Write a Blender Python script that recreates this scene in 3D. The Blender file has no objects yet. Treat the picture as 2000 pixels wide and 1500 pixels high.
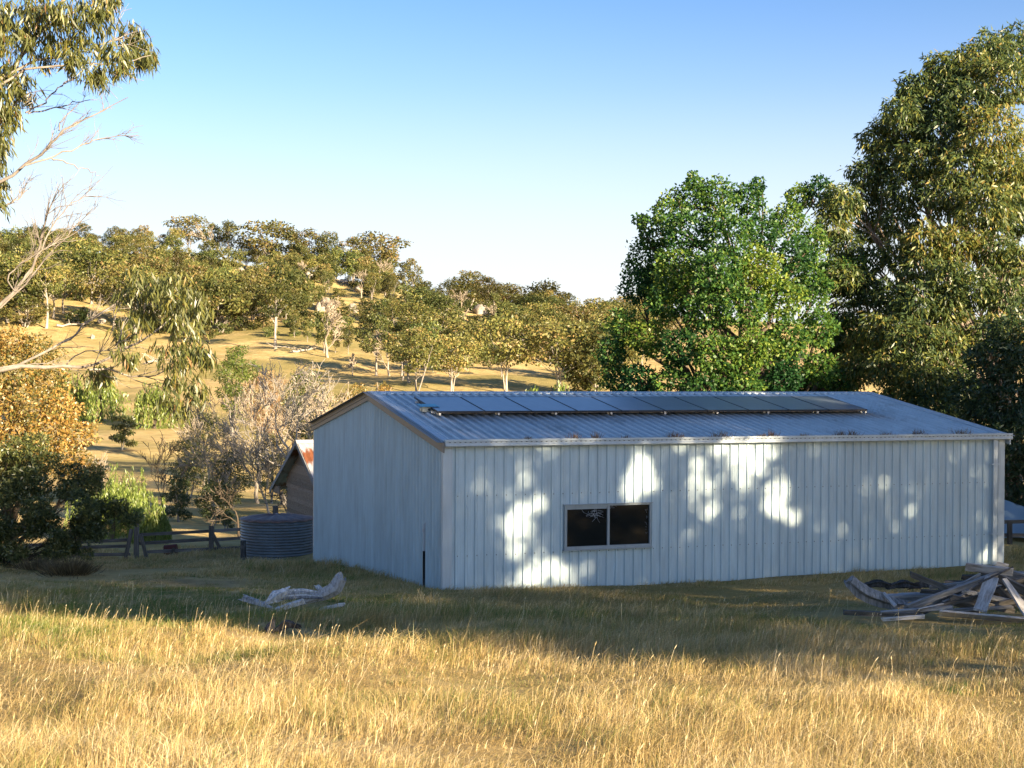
import bpy, math, random
import numpy as np
from mathutils import Vector, Matrix

random.seed(7)
RNG = np.random.default_rng(7)
SC = bpy.context.scene
COL = SC.collection
rad = math.radians

# ------------------------------------------------------------------ camera
F_PX, PITCH, ROLL, CAMZ = 2856.8, 0.0081, 0.0059, 4.11      # focal length in pixels of a 2000 px wide frame
cam_d = bpy.data.cameras.new("camera")
cam = bpy.data.objects.new("camera", cam_d)
COL.objects.link(cam)
cam_d.sensor_width = 36.0
cam_d.lens = 36.0 * F_PX / 2000.0
cam_d.clip_start = 0.1
cam_d.clip_end = 9000.0
_fw = Vector((0, math.cos(PITCH), -math.sin(PITCH)))
_up0 = Vector((0, math.sin(PITCH), math.cos(PITCH)))
_rt0 = Vector((1, 0, 0))
_rt = _rt0 * math.cos(ROLL) - _up0 * math.sin(ROLL) * -1 * -1
_rt = _rt0 * math.cos(ROLL) + _up0 * math.sin(ROLL)
_up = _up0 * math.cos(ROLL) - _rt0 * math.sin(ROLL)
M = Matrix((( _rt.x, _up.x, -_fw.x, 0), (_rt.y, _up.y, -_fw.y, 0), (_rt.z, _up.z, -_fw.z, CAMZ), (0, 0, 0, 1)))
cam.matrix_world = M
SC.camera = cam

# ------------------------------------------------------------------ light
SUN_AZ, SUN_EL = rad(47), rad(15)            # azimuth measured from -Y (behind the camera) towards +X
S = np.array([math.sin(SUN_AZ) * math.cos(SUN_EL), -math.cos(SUN_AZ) * math.cos(SUN_EL), math.sin(SUN_EL)])
w = bpy.data.worlds.new("World")
SC.world = w
w.use_nodes = True
nt = w.node_tree
nt.nodes.clear()
o_ = nt.nodes.new("ShaderNodeOutputWorld")
b_ = nt.nodes.new("ShaderNodeBackground")
s_ = nt.nodes.new("ShaderNodeTexSky")
s_.sky_type = 'NISHITA'
s_.sun_disc = False
s_.sun_elevation = SUN_EL
s_.sun_rotation = math.atan2(S[0], S[1])
s_.altitude = 1000
s_.air_density = 1.0
s_.dust_density = 1.6
s_.ozone_density = 3.4
b_.inputs["Strength"].default_value = 0.052
gm_ = nt.nodes.new("ShaderNodeGamma")          # contrast of the whole clear sky
gm_.inputs[1].default_value = 1.3
sc_ = nt.nodes.new("ShaderNodeVectorMath")
sc_.operation = 'SCALE'
sc_.inputs["Scale"].default_value = 0.80
nt.links.new(s_.outputs[0], sc_.inputs[0])
nt.links.new(sc_.outputs[0], gm_.inputs[0])
tc_ = nt.nodes.new("ShaderNodeTexCoord")       # pale haze low down, the same all round the horizon
sx_ = nt.nodes.new("ShaderNodeSeparateXYZ")
nt.links.new(tc_.outputs["Generated"], sx_.inputs[0])
rp_ = nt.nodes.new("ShaderNodeValToRGB")
rp_.color_ramp.interpolation = 'B_SPLINE'
el_ = rp_.color_ramp.elements
el_[0].position, el_[0].color = 0.0, (.92, .92, .92, 1)
el_[1].position, el_[1].color = 0.28, (0, 0, 0, 1)
for p_, v_ in ((.06, .86), (.12, .62), (.19, .14)):
    e_ = el_.new(p_)
    e_.color = (v_, v_, v_, 1)
nt.links.new(sx_.outputs["Z"], rp_.inputs[0])
mx_ = nt.nodes.new("ShaderNodeMixRGB")
mx_.inputs[2].default_value = (5.0, 4.95, 5.0, 1)
nt.links.new(rp_.outputs[0], mx_.inputs[0])
nt.links.new(gm_.outputs[0], mx_.inputs[1])
nt.links.new(mx_.outputs[0], b_.inputs[0])
nt.links.new(b_.outputs[0], o_.inputs[0])
sd = bpy.data.lights.new("sun", 'SUN')
sd.energy = 5.0
sd.angle = rad(0.6)
sd.color = (1.0, 0.80, 0.54)
sun = bpy.data.objects.new("sun", sd)
COL.objects.link(sun)
sun.rotation_euler = Vector(-S).to_track_quat('-Z', 'Y').to_euler()
SC.view_settings.view_transform = 'Standard'
SC.view_settings.look = 'None'
SC.view_settings.gamma = 1.0
SC.view_settings.use_curve_mapping = False
SC.view_settings.exposure = 2.05
SC.render.engine = 'CYCLES'
SC.cycles.use_denoising = True
SC.cycles.denoising_prefilter = 'ACCURATE'
SC.cycles.max_bounces = 6
SC.cycles.diffuse_bounces = 3
SC.cycles.glossy_bounces = 3
SC.cycles.transmission_bounces = 4
SC.cycles.transparent_max_bounces = 8
SC.cycles.caustics_reflective = False
SC.cycles.caustics_refractive = False

# ------------------------------------------------------------------ picture -> place
def ray(px, py):
    """direction (depth 1) of the sight line through a pixel of the 2000x1500 photograph"""
    u, v = (px - 1000) / F_PX, -(py - 750) / F_PX
    d = _fw + _rt * u + _up * v
    return np.array(d) / d.y
CAM = np.array([0, 0, CAMZ])
def at(px, py, Y):
    return CAM + ray(px, py) * Y

# ------------------------------------------------------------------ terrain
T_COL = [-400, 0, 300, 620, 900, 1200, 1600, 2000, 2600]
T_Y = [0, 9, 16, 22, 27, 32, 37, 42, 50, 60, 80, 110, 150, 190, 240, 300, 360, 430, 520, 620, 800, 1100, 1600, 2600]
L_ = [2.46, 1.65, 1.02, .48, .05, -.4, -.85, -1.25, -1.9, -2.5, -3.3, -4.5, -4.3, -3.2, -.5, 5.5, 15, 28, 44, 47, 44, 40, 30, 20]
M6 = [2.46, 1.65, 1.02, .48, .05, -.35, -.7, -1.15, -1.9, -2.6, -3.5, -4.8, -4.6, -3.2, -.2, 6, 14, 26, 42, 44, 40, 36, 30, 20]
M9 = [2.46, 1.65, 1.02, .48, .05, -.1, -.3, -.5, -1.0, -1.5, -2.5, -3.5, -4.0, -3.5, -1, 4, 10, 19, 26, 27, 28, 32, 30, 20]
M12 = [2.46, 1.65, 1.02, .48, .00, -.02, -.1, -.3, -.7, -1.2, -2.2, -3.2, -3.8, -3.3, -1.2, 2.5, 6, 11, 16, 21, 31, 44, 40, 20]
R16 = [2.46, 1.65, 1.04, .50, .08, .02, .0, -.1, -.3, -.8, -2, -3, -3.6, -3, -1.2, 2.5, 6, 11, 16, 21, 29, 40, 36, 20]
R20 = [2.46, 1.65, 1.04, .55, .18, .06, -.02, -.1, -.3, -.8, -2, -3, -3.6, -3, -1.2, 2.5, 6, 11, 16, 21, 28, 36, 34, 20]
_T = np.array([L_, L_, L_, M6, M9, M12, R16, R20, R20])
_gy = np.linspace(0, math.log(2600 + 8) - math.log(8), 300)
_gyY = np.exp(_gy + math.log(8)) - 8
_gu = np.linspace(-400, 2600, 121)
_tab = np.array([np.interp(_gyY, T_Y, row) for row in _T])
_tab = np.array([np.interp(_gu, T_COL, _tab[:, j]) for j in range(300)])      # (300, 121)
for _k in range(12):                                                            # rounding of the profile's corners
    t = _tab.copy()
    t[1:-1] = .25 * _tab[:-2] + .5 * _tab[1:-1] + .25 * _tab[2:]
    t[:, 1:-1] = .25 * t[:, :-2] + .5 * t[:, 1:-1] + .25 * t[:, 2:]
    _tab = t

def vnoise(x, y, seed=0):
    """smooth value noise, vectorised, 0..1"""
    xi, yi = np.floor(x).astype(int), np.floor(y).astype(int)
    fx, fy = x - xi, y - yi
    fx, fy = fx * fx * (3 - 2 * fx), fy * fy * (3 - 2 * fy)
    def h(a, b):
        n = (a * 374761393 + b * 668265263 + seed * 1274126177) & 0x7fffffff
        n = ((n ^ (n >> 13)) * 1274126177) & 0x7fffffff
        n = (n ^ (n >> 16)) & 0xffff
        return n / 65535.0
    return (h(xi, yi) * (1 - fx) + h(xi + 1, yi) * fx) * (1 - fy) + (h(xi, yi + 1) * (1 - fx) + h(xi + 1, yi + 1) * fx) * fy

def hgt(X, Y):
    X, Y = np.atleast_1d(np.asarray(X, float)), np.atleast_1d(np.asarray(Y, float))
    Yc = np.clip(Y, 0, 2600)
    u = np.clip(1000 + X / np.maximum(Yc, 6.0) * F_PX, -400, 2600)
    fy = (np.log(Yc + 8) - math.log(8)) / _gy[-1] * 299
    fu = (u + 400) / 3000 * 120
    iy, iu = np.clip(fy.astype(int), 0, 298), np.clip(fu.astype(int), 0, 119)
    a, b = fy - iy, fu - iu
    z = (_tab[iy, iu] * (1 - b) + _tab[iy, iu + 1] * b) * (1 - a) + (_tab[iy + 1, iu] * (1 - b) + _tab[iy + 1, iu + 1] * b) * a
    far = np.clip((Y - 150) / 300, 0, 1)
    z = z + (vnoise(X / 40, Y / 40, 3) - .5) * 7 * far + (vnoise(X / 13, Y / 13, 4) - .5) * 2.2 * far
    mid = np.clip((Y - 44) / 40, 0, 1)
    z = z + (vnoise(X / 9, Y / 9, 5) - .5) * .7 * mid
    tw = np.abs((X + 1.2223) * -.3582 + (Y - 26.7235) * .9337)
    z = z + (vnoise(X / 1.7, Y / 1.7, 6) - .5) * .20 * np.clip((tw - .5) / 3, .12, 1) + (vnoise(X / .6, Y / .6, 8) - .5) * .04
    return z
def gz(x, y):
    return float(hgt(x, y)[0])
def ground_px(px, py, y0=30, y1=1500):
    """where the sight line through a pixel meets the terrain"""
    d = ray(px, py)
    Y = np.exp(np.linspace(math.log(y0), math.log(y1), 1500))
    P = CAM[:, None] + d[:, None] * Y
    k = np.nonzero(P[2] < hgt(P[0], P[1]))[0]
    i = k[0] if len(k) else len(Y) - 1
    return np.array([P[0][i], Y[i], gz(P[0][i], Y[i])])

# ------------------------------------------------------------------ materials
def mat(name):
    m = bpy.data.materials.new(name)
    m.use_nodes = True
    t = m.node_tree
    t.nodes.clear()
    out = t.nodes.new("ShaderNodeOutputMaterial")
    return m, t, out
def N(t, kind, **kw):
    n = t.nodes.new("ShaderNode" + kind)
    for k, v in kw.items():
        if k in n.inputs:
            n.inputs[k].default_value = v
        else:
            setattr(n, k, v)
    return n
def ramp(t, src, stops):
    r = N(t, "ValToRGB")
    el = r.color_ramp.elements
    while len(el) > 1:
        el.remove(el[-1])
    for i, (p, c) in enumerate(stops):
        e = el[0] if i == 0 else el.new(p)
        e.position = p
        e.color = (*c, 1)
    t.links.new(src, r.inputs[0])
    return r.outputs[0]
def coords(t, scale=1.0, kind="Object"):
    c = N(t, "TexCoord")
    mp = N(t, "Mapping")
    mp.inputs["Scale"].default_value = scale if isinstance(scale, (tuple, list)) else (scale,) * 3
    t.links.new(c.outputs[kind], mp.inputs[0])
    return mp.outputs[0]
def noise(t, vec, scale, detail=5.0, rough=.6):
    n = N(t, "TexNoise", Scale=scale, Detail=detail, Roughness=rough)
    if vec is not None:
        t.links.new(vec, n.inputs["Vector"])
    return n.outputs["Fac"]
def mixc(t, fac, a, b, mode='MIX'):
    m = N(t, "MixRGB", blend_type=mode)
    for i, v in enumerate((fac, a, b)):
        if isinstance(v, (int, float)):
            m.inputs[i].default_value = v
        elif isinstance(v, tuple):
            m.inputs[i].default_value = (*v, 1)
        else:
            t.links.new(v, m.inputs[i])
    return m.outputs[0]
def bump(t, src, strength=.3, dist=.02):
    b = N(t, "Bump", Strength=strength, Distance=dist)
    t.links.new(src, b.inputs["Height"])
    return b.outputs[0]

def leafmat(name, stops, transl=.35, gloss=.06, vary=.25):
    m, t, out = mat(name)
    a = N(t, "Attribute", attribute_name="tint")
    c = ramp(t, a.outputs["Fac"], stops)
    oi = N(t, "ObjectInfo")
    hs = N(t, "HueSaturation")
    ma = N(t, "MapRange")
    ma.inputs["To Min"].default_value, ma.inputs["To Max"].default_value = 1 - vary, 1 + vary
    t.links.new(oi.outputs["Random"], ma.inputs[0])
    t.links.new(ma.outputs[0], hs.inputs["Value"])
    mh = N(t, "MapRange")
    mh.inputs["To Min"].default_value, mh.inputs["To Max"].default_value = .5 - .05 * vary, .5 + .07 * vary
    wn = N(t, "TexWhiteNoise", noise_dimensions='1D')
    t.links.new(oi.outputs["Random"], wn.inputs["W"])
    t.links.new(wn.outputs["Value"], mh.inputs[0])
    t.links.new(mh.outputs[0], hs.inputs["Hue"])
    t.links.new(c, hs.inputs["Color"])
    d = N(t, "BsdfDiffuse")
    tr = N(t, "BsdfTranslucent")
    t.links.new(hs.outputs[0], d.inputs[0])
    t.links.new(hs.outputs[0], tr.inputs[0])
    mx = N(t, "MixShader", Fac=transl)
    t.links.new(d.outputs[0], mx.inputs[1])
    t.links.new(tr.outputs[0], mx.inputs[2])
    g = N(t, "BsdfGlossy", Roughness=.42)
    m2 = N(t, "MixShader", Fac=gloss)
    t.links.new(mx.outputs[0], m2.inputs[1])
    t.links.new(g.outputs[0], m2.inputs[2])
    t.links.new(m2.outputs[0], out.inputs[0])
    return m
def pbr(name, color, rough=.6, metal=0.0, spec=.5):
    m, t, out = mat(name)
    p = N(t, "BsdfPrincipled", Roughness=rough, Metallic=metal)
    p.inputs["Base Color"].default_value = (*color, 1)
    p.inputs["Specular IOR Level"].default_value = spec
    t.links.new(p.outputs[0], out.inputs[0])
    return m, t, p
def barkmat(name, a, b, c, scale=6.0):
    m, t, p = pbr(name, a, .85, 0, .2)
    v = coords(t, (1, 1, .22))
    n = noise(t, v, scale, 6, .65)
    t.links.new(ramp(t, n, [(.3, a), (.5, b), (.72, c)]), p.inputs["Base Color"])
    t.links.new(bump(t, n, .5, .03), p.inputs["Normal"])
    return m
def woodmat(name, a, b, c, along=(1, 1, 1), scale=14.0):
    m, t, p = pbr(name, a, .85, 0, .25)
    oi = N(t, "ObjectInfo")
    cc = N(t, "TexCoord")
    ad = N(t, "VectorMath", operation='ADD')
    t.links.new(cc.outputs["Object"], ad.inputs[0])
    t.links.new(oi.outputs["Random"], ad.inputs[1])
    mp = N(t, "Mapping")
    mp.inputs["Scale"].default_value = along
    t.links.new(ad.outputs[0], mp.inputs[0])
    n = noise(t, mp.outputs[0], scale, 7, .7)
    col = ramp(t, n, [(.28, a), (.5, b), (.75, c)])
    hs = N(t, "HueSaturation")
    ma = N(t, "MapRange")
    ma.inputs["To Min"].default_value, ma.inputs["To Max"].default_value = .7, 1.3
    t.links.new(oi.outputs["Random"], ma.inputs[0])
    t.links.new(ma.outputs[0], hs.inputs["Value"])
    t.links.new(col, hs.inputs["Color"])
    t.links.new(hs.outputs[0], p.inputs["Base Color"])
    t.links.new(bump(t, n, .6, .012), p.inputs["Normal"])
    return m
def metalmat(name, base, rough, metal, vscale=(3, 3, .4), var=.12, dirt=None):
    m, t, p = pbr(name, base, rough, metal)
    n = noise(t, coords(t, vscale), 2.2, 6, .65)
    lo, hi = tuple(x * (1 - var) for x in base), tuple(min(1, x * (1 + var)) for x in base)
    c = ramp(t, n, [(.3, lo), (.7, hi)])
    if dirt:
        n3 = noise(t, coords(t, 1.0), 1.3, 7, .7)
        f = ramp(t, n3, [(.52, (0, 0, 0)), (.72, (.5, .5, .5))])
        c = mixc(t, f, c, dirt)
    st = noise(t, coords(t, (7, 7, .35)), 2.0, 6, .75)                 # run-off streaks and stains
    sf = ramp(t, st, [(.54, (0, 0, 0)), (.74, (.55, .55, .55))])
    c = mixc(t, sf, c, tuple(x * .62 for x in base))
    oi = N(t, "ObjectInfo")                                            # every sheet weathers a little differently
    mv = N(t, "MapRange")
    mv.inputs["To Min"].default_value, mv.inputs["To Max"].default_value = .95, 1.05
    t.links.new(oi.outputs["Random"], mv.inputs[0])
    hv = N(t, "HueSaturation")
    t.links.new(mv.outputs[0], hv.inputs["Value"])
    t.links.new(c, hv.inputs["Color"])
    c = hv.outputs[0]
    t.links.new(c, p.inputs["Base Color"])
    n2 = noise(t, coords(t, (1.2, 1.2, .8)), 1.6, 3, .5)
    mr = N(t, "MapRange")
    mr.inputs["To Min"].default_value, mr.inputs["To Max"].default_value = rough - .07, rough + .09
    t.links.new(n, mr.inputs[0])
    t.links.new(mr.outputs[0], p.inputs["Roughness"])
    t.links.new(bump(t, n2, .12, .02), p.inputs["Normal"])
    return m

MAT = {}
MAT['zinc'] = metalmat("zinc_wall_metal", (.53, .64, .68), .55, .15)
MAT['zinc_roof'] = metalmat("zinc_roof_metal", (.54, .56, .56), .42, .35, (2, .5, 2), .14, (.16, .13, .10))
MAT['zinc_trim'] = metalmat("zinc_trim_metal", (.50, .57, .61), .5, .2)
MAT['barge'] = metalmat("barge_paint", (.21, .19, .165), .5, .1)
MAT['dark'] = pbr("dark_gap", (.01, .01, .012), .8)[0]
MAT['screw'] = pbr("screw_metal", (.07, .08, .09), .5, .6)[0]
MAT['alu'] = metalmat("window_aluminium", (.33, .38, .41), .5, .2)
MAT['web'] = pbr("cobweb_silk", (.5, .52, .53), .9)[0]
MAT['pvc'] = pbr("grey_conduit", (.45, .47, .49), .5)[0]
MAT['black'] = pbr("black_plastic", (.012, .014, .018), .5)[0]
MAT['leg'] = pbr("rail_aluminium", (.5, .5, .5), .4, .7)[0]

def _glass():
    m, t, p = pbr("dusty_window_glass", (.006, .008, .01), .12, 0, .6)
    n = noise(t, coords(t, 1.0), 90, 3, .7)
    n2 = noise(t, coords(t, 1.0), 2.2, 4, .6)
    f = ramp(t, n, [(.58, (0, 0, 0)), (.72, (1, 1, 1))])
    g = ramp(t, n2, [(.40, (.05, .05, .05)), (.75, (.6, .6, .6))])
    k = mixc(t, 1.0, f, g, 'MULTIPLY')
    t.links.new(mixc(t, k, (.006, .008, .01), (.30, .28, .24)), p.inputs["Base Color"])
    mr = N(t, "MapRange")
    mr.inputs["To Min"].default_value, mr.inputs["To Max"].default_value = .03, .12
    t.links.new(n2, mr.inputs[0])
    t.links.new(mr.outputs[0], p.inputs["Roughness"])
    return m
MAT['glass'] = _glass()
def _pv():
    m, t, p = pbr("solar_glass", (.012, .02, .045), .3, 0, .9)
    p.inputs["IOR"].default_value = 1.8
    v = coords(t, 1.0)
    br = N(t, "TexBrick", Scale=1.0)
    br.offset = 0.0
    br.inputs["Mortar Size"].default_value = .004
    br.inputs["Brick Width"].default_value = .158
    br.inputs["Row Height"].default_value = .158
    br.inputs["Color1"].default_value = (.010, .019, .05, 1)
    br.inputs["Color2"].default_value = (.012, .024, .06, 1)
    br.inputs["Mortar"].default_value = (.10, .12, .14, 1)
    t.links.new(v, br.inputs["Vector"])
    n = noise(t, v, 3.0, 5, .6)
    dust = ramp(t, n, [(.3, (.28, .28, .28)), (.75, (.5, .5, .5))])
    t.links.new(mixc(t, dust, br.outputs[0], (.27, .35, .44)), p.inputs["Base Color"])
    return m
MAT['pv'] = _pv()
MAT['pvframe'] = pbr("solar_frame", (.05, .05, .055), .4, .4)[0]
MAT['isolator'] = pbr("cream_box", (.42, .41, .33), .6)[0]
MAT['cyan'] = pbr("blue_cover", (.03, .30, .42), .4)[0]

def _ground():
    m, t, p = pbr("paddock_ground", (.3, .2, .08), .95, 0, .1)
    g = N(t, "NewGeometry")
    def nz(scale, detail=6, rough=.6):
        n = N(t, "TexNoise", Scale=scale, Detail=detail, Roughness=rough)
        t.links.new(g.outputs["Position"], n.inputs["Vector"])
        return n.outputs["Fac"]
    straw = ramp(t, nz(.9, 8, .7), [(.3, (.40, .275, .105)), (.5, (.56, .41, .175)), (.72, (.66, .52, .27))])
    green = ramp(t, nz(3.0, 6), [(.35, (.20, .17, .045)), (.65, (.32, .27, .08))])
    c = mixc(t, ramp(t, nz(.07, 5, .6), [(.52, (0, 0, 0)), (.70, (.7, .7, .7))]), straw, green)
    earth = ramp(t, nz(2.2, 6), [(.35, (.18, .12, .06)), (.65, (.30, .21, .11))])
    c = mixc(t, ramp(t, nz(.19, 6, .65), [(.56, (0, 0, 0)), (.68, (.8, .8, .8))]), c, earth)
    scrub = ramp(t, nz(.35, 8, .7), [(.35, (.17, .16, .05)), (.65, (.30, .25, .085))])
    c = mixc(t, ramp(t, nz(.028, 7, .7), [(.44, (0, 0, 0)), (.57, (.8, .8, .8))]), c, scrub)
    t.links.new(c, p.inputs["Base Color"])
    t.links.new(bump(t, nz(6.0, 9, .75), .9, .12), p.inputs["Normal"])
    return m
MAT['ground'] = _ground()
GRASS = leafmat("grass_blades", [(0, (.11, .18, .03)), (.22, (.22, .26, .06)), (.40, (.36, .30, .11)), (.52, (.44, .31, .12)), (.70, (.66, .50, .22)), (1, (.76, .65, .42))], .4, .03, 0)

GUM = [(0, (.06, .078, .026)), (.5, (.135, .14, .042)), (.85, (.21, .185, .05)), (1, (.28, .20, .08))]
MAT['gum_leaf'] = leafmat("gum_leaves", [(0, (.07, .09, .03)), (.5, (.15, .165, .042)), (.85, (.28, .25, .05)), (1, (.34, .18, .07))], .45, .05, .05)
MAT['big_gum_leaf'] = leafmat("big_gum_leaves", [(0, (.04, .075, .03)), (.5, (.10, .14, .04)), (.85, (.25, .25, .05)), (1, (.30, .22, .06))], .4, .03, .05)
MAT['hill_leaf'] = leafmat("hill_gum_leaves", GUM, .3, .02, .5)
MAT['oak_leaf'] = leafmat("oak_leaves", [(0, (.026, .085, .028)), (.5, (.08, .18, .036)), (.85, (.19, .28, .042)), (1, (.27, .33, .06))], .45, .02, .05)
MAT['dark_leaf'] = leafmat("dark_leaves", [(0, (.022, .05, .02)), (.7, (.05, .09, .03)), (1, (.10, .13, .04))], .3, .05, .05)
MAT['willow_leaf'] = leafmat("willow_leaves", [(0, (.10, .15, .028)), (.6, (.21, .27, .05)), (1, (.36, .40, .10))], .45, .04, .1)
MAT['autumn_leaf'] = leafmat("autumn_leaves", [(0, (.10, .11, .03)), (.3, (.25, .19, .045)), (.72, (.46, .25, .06)), (1, (.58, .42, .15))], .4, .05, .05)
MAT['bush_leaf'] = leafmat("bush_leaves", [(0, (.045, .07, .024)), (.6, (.13, .15, .042)), (1, (.27, .25, .075))], .35, .05, .05)
MAT['shrub_leaf'] = leafmat("shrub_leaves", [(0, (.035, .055, .018)), (.6, (.10, .115, .03)), (1, (.22, .20, .06))], .3, .05, .15)
MAT['brown_leaf'] = leafmat("brown_twig_leaves", [(0, (.14, .09, .05)), (.6, (.22, .15, .08)), (1, (.34, .22, .10))], .3, .02, .2)
MAT['gum_bark'] = barkmat("gum_bark", (.12, .10, .08), (.25, .22, .185), (.40, .37, .33))
MAT['big_gum_bark'] = barkmat("big_gum_bark", (.11, .085, .065), (.24, .19, .15), (.38, .32, .26))
MAT['pale_bark'] = barkmat("pale_bark", (.20, .175, .145), (.33, .295, .25), (.46, .425, .37))
MAT['dark_bark'] = barkmat("dark_bark", (.05, .038, .028), (.10, .078, .056), (.17, .14, .10))
MAT['twig'] = barkmat("bare_twig", (.22, .18, .13), (.33, .275, .205), (.44, .38, .30))
MAT['dead_bark'] = barkmat("dead_limb_bark", (.11, .092, .078), (.19, .165, .14), (.30, .27, .235))
MAT['grey_wood'] = woodmat("weathered_board", (.08, .075, .07), (.28, .275, .27), (.52, .52, .53), (14, 14, 1.2), 2.0)
MAT['log_wood'] = woodmat("weathered_log", (.14, .12, .10), (.46, .45, .44), (.74, .73, .72), (12, 12, 2), 2.2)
MAT['dark_log'] = woodmat("charred_log", (.02, .02, .02), (.07, .065, .06), (.20, .19, .18), (10, 10, 3), 2.2)
MAT['fence_wood'] = woodmat("fence_timber", (.045, .04, .036), (.12, .11, .095), (.24, .22, .20), (14, 14, 1.2), 2.0)
MAT['hut_board'] = woodmat("hut_weatherboard", (.10, .07, .045), (.25, .185, .13), (.42, .34, .26), (1.2, 10, 14), 2.0)
MAT['hut_trim'] = woodmat("hut_barge_timber", (.13, .125, .12), (.24, .235, .225), (.36, .355, .345), (8, 8, 8), 2.0)
MAT['tank'] = metalmat("old_galvanised_tank", (.17, .19, .20), .5, .35, (1, 1, 3), .25, (.12, .09, .07))
MAT['tank_lid'] = metalmat("rusty_lid", (.22, .14, .11), .6, .3, (3, 3, 3), .4, (.20, .07, .03))
MAT['rust'] = metalmat("rusty_steel", (.10, .025, .018), .8, .1, (4, 4, 4), .4)
MAT['tarp'] = pbr("blue_grey_tarp", (.17, .25, .31), .45)[0]
def _hutroof():
    m, t, p = pbr("rusted_iron_roof", (.6, .6, .6), .5, .35)
    n = noise(t, coords(t, 1.0), .9, 7, .65)
    rc = noise(t, coords(t, (9, 1.5, 1.5)), 2, 6, .7)
    f = ramp(t, n, [(.56, (0, 0, 0)), (.66, (1, 1, 1))])
    cc = N(t, "TexCoord")
    sp = N(t, "SeparateXYZ")
    t.links.new(cc.outputs["Object"], sp.inputs[0])
    ab = N(t, "Math", operation='ABSOLUTE')
    t.links.new(sp.outputs["Y"], ab.inputs[0])
    wob = N(t, "Math", operation='MULTIPLY_ADD')
    wob.inputs[1].default_value = 1.0
    t.links.new(noise(t, coords(t, (5, 1, 1)), 1.5, 4, .6), wob.inputs[0])
    t.links.new(ab.outputs[0], wob.inputs[2])
    sc = N(t, "Math", operation='MULTIPLY')
    sc.inputs[1].default_value = .25
    t.links.new(wob.outputs[0], sc.inputs[0])
    band = ramp(t, sc.outputs[0], [(.24, (0, 0, 0)), (.29, (1, 1, 1)), (.42, (1, 1, 1)), (.50, (0, 0, 0))])   # rusted sheet end below the ridge
    f = mixc(t, 1.0, f, band, 'LIGHTEN')
    rust = ramp(t, rc, [(.3, (.16, .05, .02)), (.7, (.38, .14, .05))])
    t.links.new(mixc(t, f, (.58, .57, .55), rust), p.inputs["Base Color"])
    return m
MAT['hutroof'] = _hutroof()
def _rock():
    m, t, p = pbr("granite", (.4, .36, .3), .9, 0, .2)
    n = noise(t, coords(t, 1.0), .8, 8, .7)
    t.links.new(ramp(t, n, [(.34, (.10, .09, .075)), (.5, (.29, .255, .21)), (.68, (.46, .41, .34))]), p.inputs["Base Color"])
    t.links.new(bump(t, n, .8, .3), p.inputs["Normal"])
    return m
MAT['rock'] = _rock()

# ------------------------------------------------------------------ meshes
def npmesh(name, verts, faces_list, tint=None, smooth=False):
    """faces_list: list of (n,k) int arrays"""
    me = bpy.data.meshes.new(name)
    verts = np.asarray(verts, np.float32)
    me.vertices.add(len(verts))
    me.vertices.foreach_set("co", verts.ravel())
    faces_list = [np.asarray(f, np.int32) for f in faces_list if len(f)]
    nl = sum(f.size for f in faces_list)
    nf = sum(len(f) for f in faces_list)
    me.loops.add(nl)
    me.polygons.add(nf)
    me.loops.foreach_set("vertex_index", np.concatenate([f.ravel() for f in faces_list]))
    starts, k = [], 0
    for f in faces_list:
        starts.append(k + np.arange(len(f)) * f.shape[1])
        k += f.size
    me.polygons.foreach_set("loop_start", np.concatenate(starts).astype(np.int32))
    if smooth:
        me.polygons.foreach_set("use_smooth", np.ones(nf, bool))
    me.update(calc_edges=True)
    if tint is not None:
        a = me.attributes.new("tint", 'FLOAT', 'FACE')
        a.data.foreach_set("value", np.asarray(tint, np.float32))
    return me

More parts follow.
